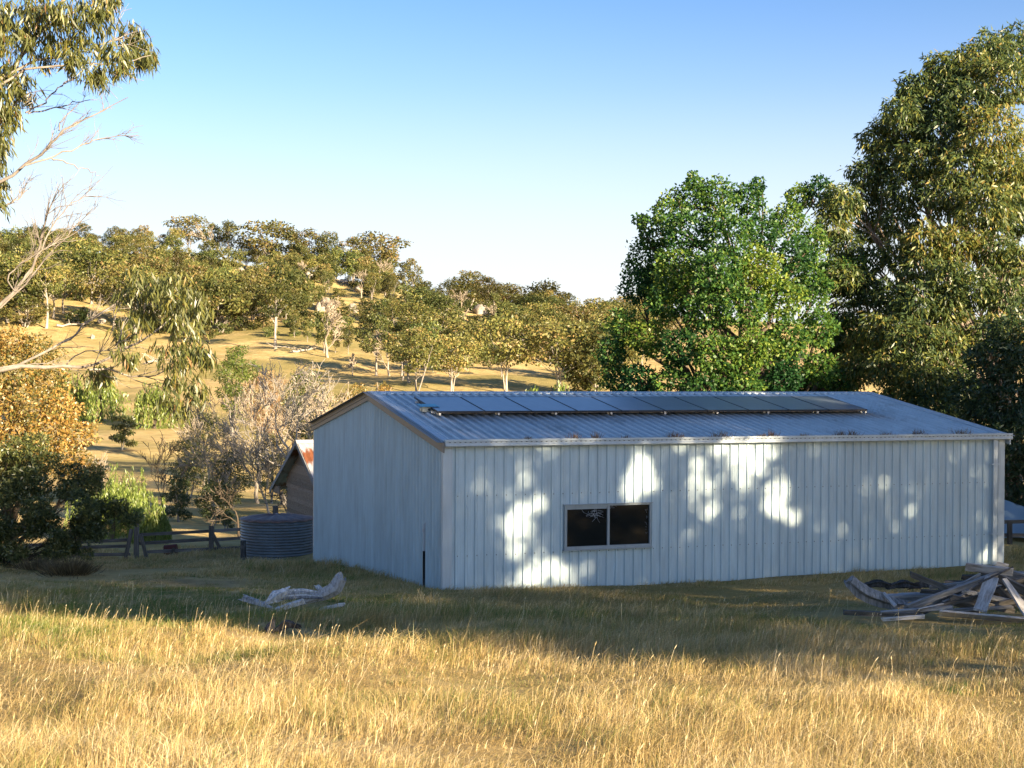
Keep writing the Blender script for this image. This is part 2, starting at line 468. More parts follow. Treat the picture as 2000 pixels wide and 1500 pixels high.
class MB:
    """collects boxes, tubes and faces for ONE mesh"""
    def __init__(self):
        self.v, self.f = [], []
    def face_set(self, verts, faces):
        b = len(self.v)
        self.v.extend([tuple(map(float, p)) for p in verts])
        self.f.extend([tuple(i + b for i in f) for f in faces])
    def box(self, c, ax, half):
        ax = [np.asarray(a, float) / np.linalg.norm(a) for a in ax]
        P = []
        for k in (-1, 1):
            for j in (-1, 1):
                for i in (-1, 1):
                    P.append(np.asarray(c) + ax[0] * half[0] * i + ax[1] * half[1] * j + ax[2] * half[2] * k)
        self.face_set(P, [(0, 2, 3, 1), (4, 5, 7, 6), (0, 1, 5, 4), (2, 6, 7, 3), (0, 4, 6, 2), (1, 3, 7, 5)])
    def abox(self, lo, hi):
        lo, hi = np.asarray(lo, float), np.asarray(hi, float)
        self.box((lo + hi) / 2, np.eye(3), (hi - lo) / 2)
    def tube(self, pts, radii, sides=6, cap=True):
        pts = np.asarray(pts, float)
        n = len(pts)
        if np.isscalar(radii):
            radii = [radii] * n
        tang = np.gradient(pts, axis=0)
        tang /= np.maximum(np.linalg.norm(tang, axis=1, keepdims=True), 1e-9)
        ref = np.array([0, 0, 1.0]) if abs(tang[0][2]) < .9 else np.array([1.0, 0, 0])
        an = np.arange(sides) / sides * 2 * math.pi
        V = []
        for i in range(n):
            a = np.cross(tang[i], ref); a /= max(np.linalg.norm(a), 1e-9)
            b = np.cross(tang[i], a)
            ref = -np.cross(tang[i], a) * -1 if False else ref
            V.append(pts[i] + radii[i] * (np.cos(an)[:, None] * a + np.sin(an)[:, None] * b))
        V = np.concatenate(V)
        Fs = []
        for i in range(n - 1):
            for j in range(sides):
                k = (j + 1) % sides
                Fs.append((i * sides + j, i * sides + k, (i + 1) * sides + k, (i + 1) * sides + j))
        if cap:
            Fs.append(tuple(range(sides)))
            Fs.append(tuple((n - 1) * sides + j for j in reversed(range(sides))))
        self.face_set(V, Fs)
    def mesh(self, name, smooth=False):
        me = bpy.data.meshes.new(name)
        me.from_pydata(self.v, [], self.f)
        if smooth:
            me.polygons.foreach_set("use_smooth", np.ones(len(me.polygons), bool))
        me.update()
        return me

def obj(name, me, m=None, parent=None, loc=None, kind=None):
    o = bpy.data.objects.new(name, me)
    if m is not None and not me.materials:
        me.materials.append(m)
    COL.objects.link(o)
    if parent is not None:
        o.parent = parent
    if loc is not None:
        o.location = loc
    if kind:
        o['kind'] = kind
    return o
def tag(o, label, cat, group=None):
    o['label'], o['category'] = label, cat
    if group:
        o['group'] = group
    return o
def thing(name, label, cat, loc=(0, 0, 0), group=None, rz=0):
    o = bpy.data.objects.new(name, None)
    COL.objects.link(o)
    o.location = loc
    o.rotation_euler = (0, 0, rz)
    o.empty_display_size = .2
    return tag(o, label, cat, group)
def dup(root, loc, rz=0, sc=1.0, label=None, group=None):
    r = root.copy()
    COL.objects.link(r)
    r.location, r.rotation_euler = loc, (0, 0, rz)
    r.scale = sc if isinstance(sc, (tuple, list)) else (sc,) * 3
    if label:
        r['label'] = label
    if group:
        r['group'] = group
    for ch in list(root.children):
        c = ch.copy()
        COL.objects.link(c)
        c.parent = r
    return r

def unit(v):
    return v / np.maximum(np.linalg.norm(v, axis=-1, keepdims=True), 1e-9)

def leaf_mesh(name, P, D, L, W, tint, rng, curve=.0):
    """one diamond-shaped leaf per point: P base, D direction, L length, W width"""
    n = len(P)
    D = unit(D)
    side = unit(np.cross(D, unit(rng.normal(size=(n, 3)))))
    nrm = np.cross(side, D)
    L, W = np.broadcast_to(L, n)[:, None], np.broadcast_to(W, n)[:, None]
    mid = P + D * L * .45 + nrm * L * curve * rng.uniform(-1, 1, (n, 1))
    V = np.stack([P, mid - side * W / 2, P + D * L, mid + side * W / 2], 1).reshape(-1, 3)
    Fc = np.arange(n * 4).reshape(-1, 4)
    return npmesh(name, V, [Fc], tint)

def clump_points(rng, clumps, n_each, shell=.55):
    """points in ellipsoid clumps (centre, radii), denser towards the outside; returns points, outward directions, index"""
    P, O, I = [], [], []
    RM = float(np.median([(np.asarray(r, float) * np.ones(3))[0] for c, r in clumps]))
    for i, (c, r) in enumerate(clumps):
        r = np.asarray(r, float) * np.ones(3)
        n = int(n_each * min(1.6, (r[0] / RM) ** 2)) + 4
        d = unit(rng.normal(size=(n, 3)))
        q = rng.uniform(0, 1, (n, 1)) ** (1 / 3) * (1 - shell) + shell * rng.uniform(.55, 1.08, (n, 1))
        # lumpiness of each clump's outline
        lump = 1 + .22 * np.sin(d[:, :1] * 5 + i) * np.sin(d[:, 1:2] * 4.3 + 2 * i) + .15 * np.sin(d[:, 2:] * 7 + i)
        P.append(np.asarray(c) + d * r * q * lump)
        O.append(d)
        I.append(np.full(n, i))
    return np.concatenate(P), np.concatenate(O), np.concatenate(I)

def limb(mb, a, b, r0, r1, rng, sag=.12, n=6, sides=5):
    a, b = np.asarray(a, float), np.asarray(b, float)
    t = np.linspace(0, 1, n)[:, None]
    L = np.linalg.norm(b - a)
    off = rng.normal(size=3) * L * sag
    off[2] = abs(off[2]) * -.3
    jit = rng.normal(size=(n, 3)) * L * .02
    jit[0] = jit[-1] = 0
    pts = a + (b - a) * t + off * (t * (1 - t) * 4) * .6 + jit
    mb.tube(pts, list(r0 + (r1 - r0) * t[:, 0]), sides, cap=False)
    return pts

def tree_meshes(rng, H, clumps, trunk_r, n_leaf, leaf, fork=.3, lean=(0, 0), stems=1, droop=.6, sides=7, tint=None, limb_r=.35, spray=0, cvar=.13):
    """trunk+limbs mesh and crown mesh, local coordinates (base at 0)"""
    mb = MB()
    top = np.array([lean[0], lean[1], H * .72])
    forks = []
    for s in range(stems):
        b0 = np.array([rng.normal() * .25 * (stems > 1) * trunk_r * 6, rng.normal() * .25 * (stems > 1) * trunk_r * 6, -.3])
        tp = top * rng.uniform(.8, 1.1) + np.array([rng.normal() * .12 * H, rng.normal() * .12 * H, 0]) * (stems > 1)
        t = np.linspace(0, 1, 9)[:, None]
        bend = np.array([rng.normal(), rng.normal(), 0]) * H * .025
        pts = b0 + (tp - b0) * t + bend * np.sin(t * 5)
        rr = trunk_r / math.sqrt(stems) * (1.25 - 1.05 * t[:, 0])
        rr[0] *= 1.35
        mb.tube(pts, list(rr), sides, cap=False)
        forks.append((pts, rr))
    for i, (c, r) in enumerate(clumps):
        pts, rr = forks[i % stems]
        c = np.asarray(c, float)
        zt = max(fork * H, c[2] - np.linalg.norm(c[:2]) * .9 - .1 * H)
        k = int(np.argmin(np.abs(pts[:, 2] - zt)))
        p2 = limb(mb, pts[k], c, min(rr[k] * .8, trunk_r * limb_r), trunk_r * .05, rng, .1, 6, 5)
        for q in range(spray):
            e = c + unit(rng.normal(size=3)) * np.asarray(r) * .8
            limb(mb, p2[3 + q % 2], e, trunk_r * .09, trunk_r * .03, rng, .1, 4, 4)
    wood = mb.mesh("wood", True)
    P, O, I = clump_points(rng, clumps, n_leaf)
    n = len(P)
    D = unit(O * .5 + rng.normal(size=(n, 3)) * .6 + np.array([0, 0, -1.0]) * droop)
    if tint is None:
        tint = (.35, .25)
    cl = rng.normal(size=len(clumps)) * cvar
    T = np.clip(rng.normal(tint[0], tint[1], n) + cl[I], 0, 1)
    crown = leaf_mesh("leaves", P, D, leaf[0] * rng.uniform(.6, 1.4, n), leaf[1] * rng.uniform(.7, 1.3, n), T, rng, .12)
    return wood, crown

def dome(rng, H, R, base, n, flat=.62, rs=(.28, .42), inner=.25):
    """clumps on a crown of height H, radius R, starting at base*H"""
    out = []
    zm, hz = H * (base + 1) / 2, H * (1 - base) / 2
    for i in range(n):
        ph = i * 2.39996 + rng.normal() * .3
        v = -0.85 + 1.85 * ((i + .5) / n) + rng.normal() * .06
        v = min(max(v, -.95), .97)
        rr = R * math.sqrt(max(.05, 1 - v * v)) * rng.uniform(.62, .95)
        if rng.uniform() < inner:
            rr *= .45
        s = R * rng.uniform(*rs)
        out.append((np.array([rr * math.cos(ph), rr * math.sin(ph), zm + v * hz * .86]), (s, s, s * flat)))
    return out

def plant(name, label, cat, loc, meshes, bark, leafm, group=None, rz=0, sc=1.0):
    root = thing(name, label, cat, loc, group, rz)
    root.scale = (sc,) * 3
    obj("trunk", meshes[0], bark, root)
    obj("crown", meshes[1], leafm, root)
    return root

def bare_mesh(rng, H, r, spread=.55, levels=4, up=.35, kids=(3, 4), first=.35, minr=.012):
    mb = MB()
    def grow(p, d, L, rr, lev):
        n = 5 if lev < 2 else 4
        pts = [p]
        dd = d.copy()
        for i in range(n):
            dd = unit(dd + rng.normal(size=3) * .16 + np.array([0, 0, .05 * up]))
            pts.append(pts[-1] + dd * L / n)
        radii = [max(minr, rr * (1 - .62 * i / n)) for i in range(n + 1)]
        mb.tube(pts, radii, 6 if lev == 0 else (4 if lev < 2 else 3), cap=False)
        if lev >= levels:
            return
        k = rng.integers(kids[0], kids[1] + 1)
        for j in range(k):
            tpos = rng.uniform(first if lev == 0 else .25, 1.0) if j else 1.0
            i = min(n, int(round(tpos * n)))
            nd = unit(dd + unit(rng.normal(size=3)) * spread * (1.15 if j else .6) + np.array([0, 0, up * .35]))
            grow(pts[i], nd, L * rng.uniform(.5, .78), radii[i] * (.75 if j == 0 else .58), lev + 1)
    grow(np.array([0, 0, -.2]), np.array([rng.normal() * .08, rng.normal() * .08, 1.0]), H * .42, r, 0)
    return mb.mesh("branches", True)

# ================================================================== ground, the sheet
def build_ground():
    def axis(lo, hi, a, n, c):
        s = np.linspace(math.asinh((lo - c) / a), math.asinh((hi - c) / a), n)
        return c + a * np.sinh(s)
    xs = axis(-2600, 2600, 14, 330, 0)
    ys = axis(-500, 2600, 26, 330, 24)
    X, Y = np.meshgrid(xs, ys)
    Z = hgt(X.ravel(), Y.ravel())
    V = np.stack([X.ravel(), Y.ravel(), Z], 1)
    nx, ny = len(xs), len(ys)
    i = np.arange((nx - 1) * (ny - 1))
    a = (i // (nx - 1)) * nx + i % (nx - 1)
    Fc = np.stack([a, a + 1, a + nx + 1, a + nx], 1)
    obj("ground", npmesh("ground", V, [Fc], None, True), MAT['ground'], kind='structure')
build_ground()

# ================================================================== the machinery shed
AL = 0.3663
E1 = np.array([math.cos(AL), math.sin(AL), 0])
E2 = np.array([-math.sin(AL), math.cos(AL), 0])
O0 = np.array([-1.2223, 26.7235, 0.0])
SL, SW = 12.55, 10.12               # length along the long wall, width of the gable
PIT = .1905
Z_G = 2.74                          # underside of the gutter
Z_R0, RISE = 2.80, .83              # roof sheet level at the long wall, rise to the ridge
SLOPE = RISE / (SW / 2)
def loc2w(s, t, z):
    return O0 + E1 * s + E2 * t + np.array([0, 0, z])
def w2loc(P):
    d = np.asarray(P) - O0
    return np.array([d @ E1, d @ E2, d[2]])
def on_wall(px, py, t=0.0):
    """shed coordinates (s, z) of a pixel on the plane t"""
    d = ray(px, py)
    k = (t - (CAM - O0) @ E2) / (d @ E2)
    q = w2loc(CAM + d * k)
    return q[0], q[2]
def on_roof(px, py, lift=0.0):
    """shed coordinates (s, t) of a pixel on the front roof slope lifted by lift"""
    d = ray(px, py)
    n = -SLOPE * E2 + np.array([0, 0, 1.0])
    p0 = loc2w(0, 0, Z_R0 + lift)
    k = ((p0 - CAM) @ n) / (d @ n)
    q = w2loc(CAM + d * k)
    return q[0], q[1]

shed = thing("machinery_shed", "long zinc clad shed with ribbed walls, low gable roof and one sliding window", "shed", tuple(O0), None, AL)

RIB = [(0, 0), (.022, 0), (.026, .0035), (.030, 0), (.058, 0), (.062, .0035), (.066, 0), (.088, 0), (.103, .029), (.123, .029), (.138, 0), (.160, 0), (.164, .0035), (.168, 0)]
def rib_profile(a, b, pitch=PIT, phase=0.0, hk=1.0):
    """(position, height) points of the ribbed sheet between a and b"""
    out = []
    k = int(math.floor((a - phase) / pitch)) - 1
    k1 = int(math.ceil((b - phase) / pitch)) + 1
    pts = []
    for i in range(k, k1 + 1):
        for x, h in RIB:
            pts.append((phase + i * pitch + x * pitch / PIT, h * hk))
    xs, hs = [p[0] for p in pts], [p[1] for p in pts]
    out = [(a, float(np.interp(a, xs, hs)))] + [p for p in pts if a + 1e-6 < p[0] < b - 1e-6] + [(b, float(np.interp(b, xs, hs)))]
    return out

# window opening on the long wall
w_s0, w_z1 = on_wall(1101, 987)
w_s1, _ = on_wall(1270, 981)
_, w_z0 = on_wall(1101, 1074)
_, w_z1b = on_wall(1270, 981)
w_z1 = (w_z1 + w_z1b) / 2
w_z0 = (w_z0 + on_wall(1270, 1066)[1]) / 2
PH = .2127 - .108                  # phase that puts the ribs where the photograph has them
TOPW = Z_R0 - .01

sheet_edges = np.arange(PH - .762 * 0 , SL, .762)
sheet_edges = [0.0] + [e for e in sheet_edges if e > .15] + [SL]
for a, b in zip(sheet_edges[:-1], sheet_edges[1:]):
    mb = MB()
    pr = rib_profile(a, b, PIT, PH)
    whole = a > w_s0 + .02 and b < w_s1 - .02          # the window cuts this sheet in two
    mb_up = MB()
    # columns on the window's edges
    cut = [x for x in (w_s0 + .02, w_s1 - .02) if a < x < b]
    for x in cut:
        h = float(np.interp(x, [p[0] for p in pr], [p[1] for p in pr]))
        pr = sorted(pr + [(x, h)])
    for (x0, h0), (x1, h1) in zip(pr[:-1], pr[1:]):
        xm = (x0 + x1) / 2
        spans = [(-.5, TOPW)]
        if w_s0 + .02 < xm < w_s1 - .02:
            spans = [(-.5, w_z0 + .02), (w_z1 - .02, TOPW)]
        for z0, z1 in spans:
            tgt = mb_up if (whole and z0 > 0) else mb
            tgt.face_set([(x0, -h0, z0), (x1, -h1, z0), (x1, -h1, z1), (x0, -h0, z1)], [(0, 1, 2, 3)])
    obj("wall_sheet", mb.mesh("wall_sheet"), MAT['zinc'], shed)
    if whole:
        obj("wall_sheet", mb_up.mesh("wall_sheet"), MAT['zinc'], shed)

# gable wall sheets (the end towards the left of the picture) and a plain far end and back
def roof_z(t):
    return Z_R0 + RISE - abs(t - SW / 2) * SLOPE
GP = SW / 50.0
for i in range(13):
    a, b = i * SW / 13, (i + 1) * SW / 13
    mb = MB()
    pr = rib_profile(a, b, GP, .03, 1.7)
    if a < SW / 2 < b:
        pr = sorted(pr + [(SW / 2, 0)])
    for (x0, h0), (x1, h1) in zip(pr[:-1], pr[1:]):
        mb.face_set([(-h0, x0, -1.6), (-h0, x0, roof_z(x0) - .04), (-h1, x1, roof_z(x1) - .04), (-h1, x1, -1.6)], [(0, 1, 2, 3)])
    obj("gable_sheet", mb.mesh("gable_sheet"), MAT['zinc'], shed)
mb = MB()
mb.face_set([(SL, 0, -1.2), (SL, SW, -1.6), (SL, SW, roof_z(SW) - .03), (SL, SW / 2, roof_z(SW / 2) - .03), (SL, 0, roof_z(0) - .03)], [(0, 1, 2, 3, 4)])
mb.face_set([(0, SW, -1.6), (SL, SW, -1.6), (SL, SW, TOPW), (0, SW, TOPW)], [(3, 2, 1, 0)])
obj("rear_cladding", mb.mesh("rear_cladding"), MAT['zinc'], shed)
mb = MB()
mb.face_set([(.05, .05, -.02), (SL - .05, .05, -.02), (SL - .05, SW - .05, -.02), (.05, SW - .05, -.02)], [(0, 1, 2, 3)])
obj("floor_slab", mb.mesh("floor_slab"), pbr("shed_concrete", (.25, .25, .24), .9)[0], shed)

# corner flashings
mb = MB()
mb.abox((-.036, -.034, -.5), (.135, -.031, TOPW))
mb.abox((-.039, -.034, -1.0), (-.036, .075, TOPW))
obj("corner_flashing", mb.mesh("corner_flashing"), MAT['zinc_trim'], shed)
mb = MB()
mb.abox((SL - .15, -.036, -.5), (SL + .012, -.033, TOPW))
mb.abox((SL + .012, -.036, -.5), (SL + .015, .12, TOPW))
obj("corner_flashing", mb.mesh("corner_flashing"), MAT['zinc_trim'], shed)
mb = MB()
mb.abox((-.05, SW + .03, -1.6), (.10, SW + .035, TOPW - .02))
mb.abox((-.05, SW - .03, -1.6), (-.047, SW + .03, TOPW - .06))
obj("corner_flashing", mb.mesh("corner_flashing"), MAT['zinc_trim'], shed)
# downpipe beside the right corner
mb = MB()
mb.abox((SL - .33, -.105, -.45), (SL - .22, -.032, Z_G + .02))
dp = obj("downpipe", mb.mesh("downpipe"), MAT['zinc_trim'], shed)
for z in (.72, 2.2):
    mb = MB()
    mb.abox((SL - .37, -.109, z), (SL - .18, -.031, z + .03))
    obj("strap", mb.mesh("strap"), MAT['zinc_trim'], dp)

# roof sheets
OV = .06
edges = [-OV + .762 * i for i in range(17)] + [SL + OV]
edges = [e for e in edges if e < SL + OV - .1] + [SL + OV]
for a, b in zip(edges[:-1], edges[1:]):
    mb = MB()
    pr = rib_profile(a, b, PIT, .02, 1.6)
    for (x0, h0), (x1, h1) in zip(pr[:-1], pr[1:]):
        q = []
        for x, h, t in ((x0, h0, -.07), (x1, h1, -.07), (x1, h1, SW / 2 - .02), (x0, h0, SW / 2 - .02)):
            q.append((x, t, Z_R0 + t * SLOPE + h + .012))
        mb.face_set(q, [(0, 1, 2, 3)])
    obj("roof_sheet", mb.mesh("roof_sheet"), MAT['zinc_roof'], shed)
mb = MB()
mb.face_set([(-OV, SW / 2, Z_R0 + RISE + .008), (SL + OV, SW / 2, Z_R0 + RISE + .008), (SL + OV, SW + .07, Z_R0 - .07 * SLOPE), (-OV, SW + .07, Z_R0 - .07 * SLOPE)], [(0, 1, 2, 3)])
obj("rear_roof", mb.mesh("rear_roof"), MAT['zinc_roof'], shed)
# ridge cap with its turned-down front edge notched round every rib
mb = MB()
zc = Z_R0 + RISE + .052
drop = .17
zf = zc - drop * SLOPE - .002
mb.face_set([(-.09, SW / 2 - drop, zf), (SL + .09, SW / 2 - drop, zf), (SL + .09, SW / 2, zc), (-.09, SW / 2, zc)], [(0, 1, 2, 3)])
mb.face_set([(-.09, SW / 2 + drop, zf), (SL + .09, SW / 2 + drop, zf), (SL + .09, SW / 2, zc), (-.09, SW / 2, zc)], [(3, 2, 1, 0)])
k = -1
while True:
    r0 = .02 + k * PIT + .138
    r1 = .02 + (k + 1) * PIT + .088
    k += 1
    if r0 > SL:
        break
    zb = Z_R0 + (SW / 2 - drop) * SLOPE + .016
    mb.face_set([(r0 - .012, SW / 2 - drop - .001, zf), (r1 + .012, SW / 2 - drop - .001, zf), (r1, SW / 2 - drop - .006, zb), (r0, SW / 2 - drop - .006, zb)], [(0, 3, 2, 1)])
obj("ridge_cap", mb.mesh("ridge_cap"), MAT['zinc_trim'], shed)

# barge boards of the near gable, in two steps, and of the far gable
def barge(name, s0, s1, dirn, matl, hi=.04, lo=-.145):
    for part in (0, 1):
        mb = MB()
        sgn = 1 if part else -1
        t_end = SW / 2 + sgn * (SW / 2 + .13)
        t_a, t_b = (t_end, SW / 2 - .001) if part == 0 else (SW / 2 + .001, t_end)
        z_end = Z_R0 + RISE - (SW / 2 + .13) * SLOPE
        z_r = Z_R0 + RISE
        za, zb = (z_end, z_r) if part == 0 else (z_r, z_end)
        def slab(sa, sb, l, h):
            P = []
            for s in (sa, sb):
                for (t, z) in ((t_a, za), (t_b, zb)):
                    for dz in (l, h):
                        P.append((s, t, z + dz))
            mb.face_set(P, [(0, 1, 3, 2), (4, 6, 7, 5), (0, 4, 5, 1), (2, 3, 7, 6), (1, 5, 7, 3), (0, 2, 6, 4)])
        slab(s0, s1, (hi + lo) / 2, hi)
        slab(s0 + dirn * .012, s1, lo, (hi + lo) / 2 - .004)
        slab(s1 if dirn < 0 else s1, s1 - dirn * .14, hi - .004, hi + .003)
        obj(name, mb.mesh(name), matl, shed)
barge("barge_board", -.085, -.045, 1, MAT['barge'])
# pale top flange lying over the roof edge
for nm, sa, sb in (("edge_flashing", -.083, .13), ("edge_flashing", SL - .10, SL + .10)):
    mb = MB()
    for sg in (-1, 1):
        t0, t1 = SW / 2, SW / 2 + sg * (SW / 2 + .10)
        z0, z1 = Z_R0 + RISE + .047, Z_R0 + RISE + .047 - (SW / 2 + .10) * SLOPE
        mb.face_set([(sa, t0, z0), (sb, t0, z0), (sb, t1, z1), (sa, t1, z1)], [(0, 1, 2, 3) if sg > 0 else (3, 2, 1, 0)])
        mb.face_set([(sb if sa < 0 else sa, t0, z0), (sb if sa < 0 else sa, t1, z1), (sb if sa < 0 else sa, t1, z1 - .034), (sb if sa < 0 else sa, t0, z0 - .034)], [(0, 1, 2, 3)])
    obj(nm, mb.mesh(nm), MAT['zinc_trim'], shed)
barge("barge_board", SL + .10, SL + .06, -1, MAT['zinc_trim'])

# gutter: open quad profile with a slotted front
gp = [(-.03, Z_G + .13), (-.03, Z_G + .012), (-.045, Z_G), (-.135, Z_G), (-.15, Z_G + .012), (-.15, Z_G + .042), (-.143, Z_G + .05), (-.143, Z_G + .085), (-.15, Z_G + .093), (-.15, Z_G + .132), (-.143, Z_G + .132), (-.14, Z_G + .12)]
mb = MB()
g0, g1 = -.035, SL + .13
for (t0, z0), (t1, z1) in zip(gp[:-1], gp[1:]):
    mb.face_set([(g0, t0, z0), (g1, t0, z0), (g1, t1, z1), (g0, t1, z1)], [(0, 1, 2, 3)])
for s in (g0, g1):
    mb.face_set([(s, t, z) for t, z in gp[:-2]], [tuple(range(len(gp) - 2))])
gut = obj("gutter", mb.mesh("gutter"), MAT['zinc_trim'], shed)
mb = MB()
s = g0 + .07
while s < g1 - .03:
    mb.abox((s, -.1465, Z_G + .076), (s + .034, -.1425, Z_G + .086))
    s += .1
obj("gutter_slots", mb.mesh("gutter_slots"), MAT['dark'], gut, kind='stuff')

# screws on two girt lines
mb = MB()
for z in (1.83, .725):
    k = 0
    while PH + k * PIT < SL - .4:
        s = PH + k * PIT + .150
        if not (w_s0 - .03 < s < w_s1 + .03 and w_z0 < z < w_z1):
            zz = z + random.uniform(-.006, .006)
            mb.abox((s - .007, -.012, zz - .007), (s + .007, 0.002, zz + .007))
        k += 1
obj("screws", mb.mesh("screws"), MAT['screw'], shed, kind='stuff')

# sliding window
win_fr = MB()
fw, ft = .034, -.052
zm = (w_s0 + w_s1) / 2 + .0
win_fr.abox((w_s0, ft, w_z0), (w_s0 + fw, .03, w_z1))
win_fr.abox((w_s1 - fw, ft, w_z0), (w_s1, .03, w_z1))
win_fr.abox((w_s0 + fw, ft, w_z1 - .03), (w_s1 - fw, .03, w_z1))
win_fr.abox((w_s0 + fw, ft - .01, w_z0), (w_s1 - fw, .03, w_z0 + .055))
win_fr.abox((w_s0 - .02, ft - .02, w_z1 + .001), (w_s1 + .03, .0, w_z1 + .012))
win_fr.abox((w_s0 - .02, ft - .025, w_z0 - .02), (w_s1 + .02, .0, w_z0 - .001))
wino = obj("window", win_fr.mesh("window"), MAT['alu'], shed)
mb = MB(); mb.abox((zm - .024, ft - .004, w_z0 + .056), (zm + .024, .028, w_z1 - .031))
obj("mullion", mb.mesh("mullion"), MAT['alu'], wino)
mb = MB()
mb.abox((w_s0 + fw + .001, ft + .012, w_z1 - .085), (zm - .025, .02, w_z1 - .032))
mb.abox((w_s0 + fw + .001, ft + .012, w_z0 + .056), (w_s0 + fw + .022, .02, w_z1 - .086))
obj("sash", mb.mesh("sash"), MAT['alu'], wino)
mb = MB(); mb.abox((w_s0 + fw + .001, -.022, w_z0 + .056), (zm - .025, -.016, w_z1 - .086))
obj("pane", mb.mesh("pane"), MAT['glass'], wino)
mb = MB(); mb.abox((zm + .025, -.010, w_z0 + .056), (w_s1 - fw - .001, -.004, w_z1 - .032))
obj("pane", mb.mesh("pane"), MAT['glass'], wino)
mb = MB()
for i in range(30):
    cx, cz = w_s0 + .62 + random.gauss(0, .06), w_z1 - .20 + random.gauss(0, .05)
    a = random.uniform(0, 6.28); l = random.uniform(.04, .16)
    mb.tube([(cx, -.026, cz), (cx + math.cos(a) * l * .5, -.028, cz + math.sin(a) * l * .5 + .01), (cx + math.cos(a) * l, -.026, cz + math.sin(a) * l * .7)], .0022, 3)
mb.tube([(w_s0 + .36, -.026, w_z1 - .09), (w_s0 + .40, -.026, w_z1 - .15), (w_s0 + .55, -.026, w_z1 - .21)], .0025, 3)
for i in range(9):
    cx, cz = zm + .09 + random.gauss(0, .05), w_z1 - .055 + random.gauss(0, .015)
    mb.tube([(cx, -.014, cz), (cx + .05, -.015, cz - random.uniform(0, .03))], .0022, 3)
for i in range(14):
    cx, cz = w_s1 - .09 + random.gauss(0, .02), w_z0 + random.uniform(.2, .75)
    mb.tube([(cx, -.014, cz), (cx + .01, -.015, cz - random.uniform(.01, .04))], .002, 3)
obj("cobweb", mb.mesh("cobweb"), MAT['web'], wino, kind='stuff')

# conduit on the gable wall
gs = lambda px, py: (lambda d: w2loc(CAM + d * ((-.05 - (CAM - O0) @ E1) / (d @ E1))))(ray(px, py))
c_lo, c_mid, c_hi = gs(828, 1164), gs(829, 1076), gs(830, 1022)
mb = MB(); mb.tube([(-.06, c_mid[1], -.4), (-.06, c_mid[1], c_mid[2])], .024, 8)
obj("black_pipe", mb.mesh("black_pipe", True), MAT['black'], shed)
mb = MB()
mb.tube([(-.055, c_mid[1], c_mid[2]), (-.055, c_mid[1], c_hi[2] - .03), (-.02, c_mid[1], c_hi[2])], .02, 8)
mb.abox((-.085, c_mid[1] - .03, c_mid[2] + .36), (-.03, c_mid[1] + .03, c_mid[2] + .42))
obj("conduit", mb.mesh("conduit"), MAT['pvc'], shed)

# ------------------------------------------------------------------ solar panels on the roof
LIFT = .15
bl, tl = on_roof(854, 803, LIFT), on_roof(809, 773, LIFT)
br_ = on_roof(1695, 799.5, LIFT)
S0, S1 = bl[0], br_[0]
T0 = (bl[1] + br_[1]) / 2
T1 = T0 + 1.62 / math.sqrt(1 + SLOPE ** 2)
T1 = min(T1, SW / 2 - .22)
NP = 10
pw = (S1 - S0) / NP
names = ["first solar panel at the left end, beside the small box with blue cover", "second solar panel from the left end of the roof row", "third solar panel from the left end of the roof row",
         "fourth solar panel from the left end of the roof row", "fifth solar panel from the left end, just left of the row's middle", "sixth solar panel from the left end, just right of the row's middle",
         "fourth solar panel from the right end of the roof row", "third solar panel from the right end of the roof row", "second solar panel from the right end of the roof row",
         "last solar panel at the right end, nearest the sunlit roof corner"]
ang = math.atan(SLOPE)
plen = (T1 - T0) / math.cos(ang)
fr, gl = MB(), MB()
hw = pw / 2 - .009
fr.abox((-hw, 0, -.04), (hw, .014, .0)); fr.abox((-hw, plen - .014, -.04), (hw, plen, .0))
fr.abox((-hw, .0141, -.04), (-hw + .014, plen - .0141, .0)); fr.abox((hw - .014, .0141, -.04), (hw, plen - .0141, .0))
gl.abox((-hw + .0141, .0141, -.012), (hw - .0141, plen - .0141, -.003))
frm, glm = fr.mesh("panel_frame"), gl.mesh("panel_glass")
frm.materials.append(MAT['pvframe']); glm.materials.append(MAT['pv'])
Rm = Matrix.Rotation(AL, 4, 'Z') @ Matrix.Rotation(ang, 4, 'X')
for i in range(NP):
    p = loc2w(S0 + pw * (i + .5), T0, Z_R0 + T0 * SLOPE + LIFT)
    r = thing("solar_panel", names[i], "solar panel", tuple(p), "row of solar panels on the shed roof")
    r.rotation_euler = Rm.to_euler()
    obj("frame", frm, None, r)
    obj("glass", glm, None, r)
for k, tt in enumerate((T0 + .22, T1 - .3)):
    r = thing("mounting_rail", ["front aluminium rail on feet carrying the lower edge of the solar panels", "rear aluminium rail on feet carrying the upper edge of the solar panels"][k], "rail",
              tuple(loc2w(S0, tt, Z_R0 + tt * SLOPE)), "solar panel rails", AL)
    mb = MB(); mb.abox((-.06, -.02, LIFT - .085), (S1 - S0 + .03, .02, LIFT - .043))
    obj("rail", mb.mesh("rail"), MAT['leg'], r)
    for j in range(9):
        s = .06 + j * (S1 - S0 - .1) / 8
        mb = MB(); mb.abox((s - .02, -.03, .03), (s + .02, -.021, LIFT - .045)); mb.abox((s - .02, -.06, .036), (s + .02, -.0305, .044))
        if k == 0:
            mb.abox((s - .022, -.21, .03), (s + .022, -.19, LIFT - .05)); mb.abox((s - .022, -.189, LIFT - .07), (s + .022, -.031, LIFT - .055))
        obj("foot", mb.mesh("foot"), MAT['leg'], r)
ib = on_roof(842, 803, .06)
r = thing("isolator_box", "small cream box with bright blue cover left of the solar panels", "box", tuple(loc2w(ib[0] - .02, ib[1] + .03, Z_R0 + ib[1] * SLOPE + .045)), None, AL)
mb = MB(); mb.abox((-.17, -.05, 0), (.17, .10, .10)); mb.abox((-.21, -.02, .02), (-.171, .04, .07))
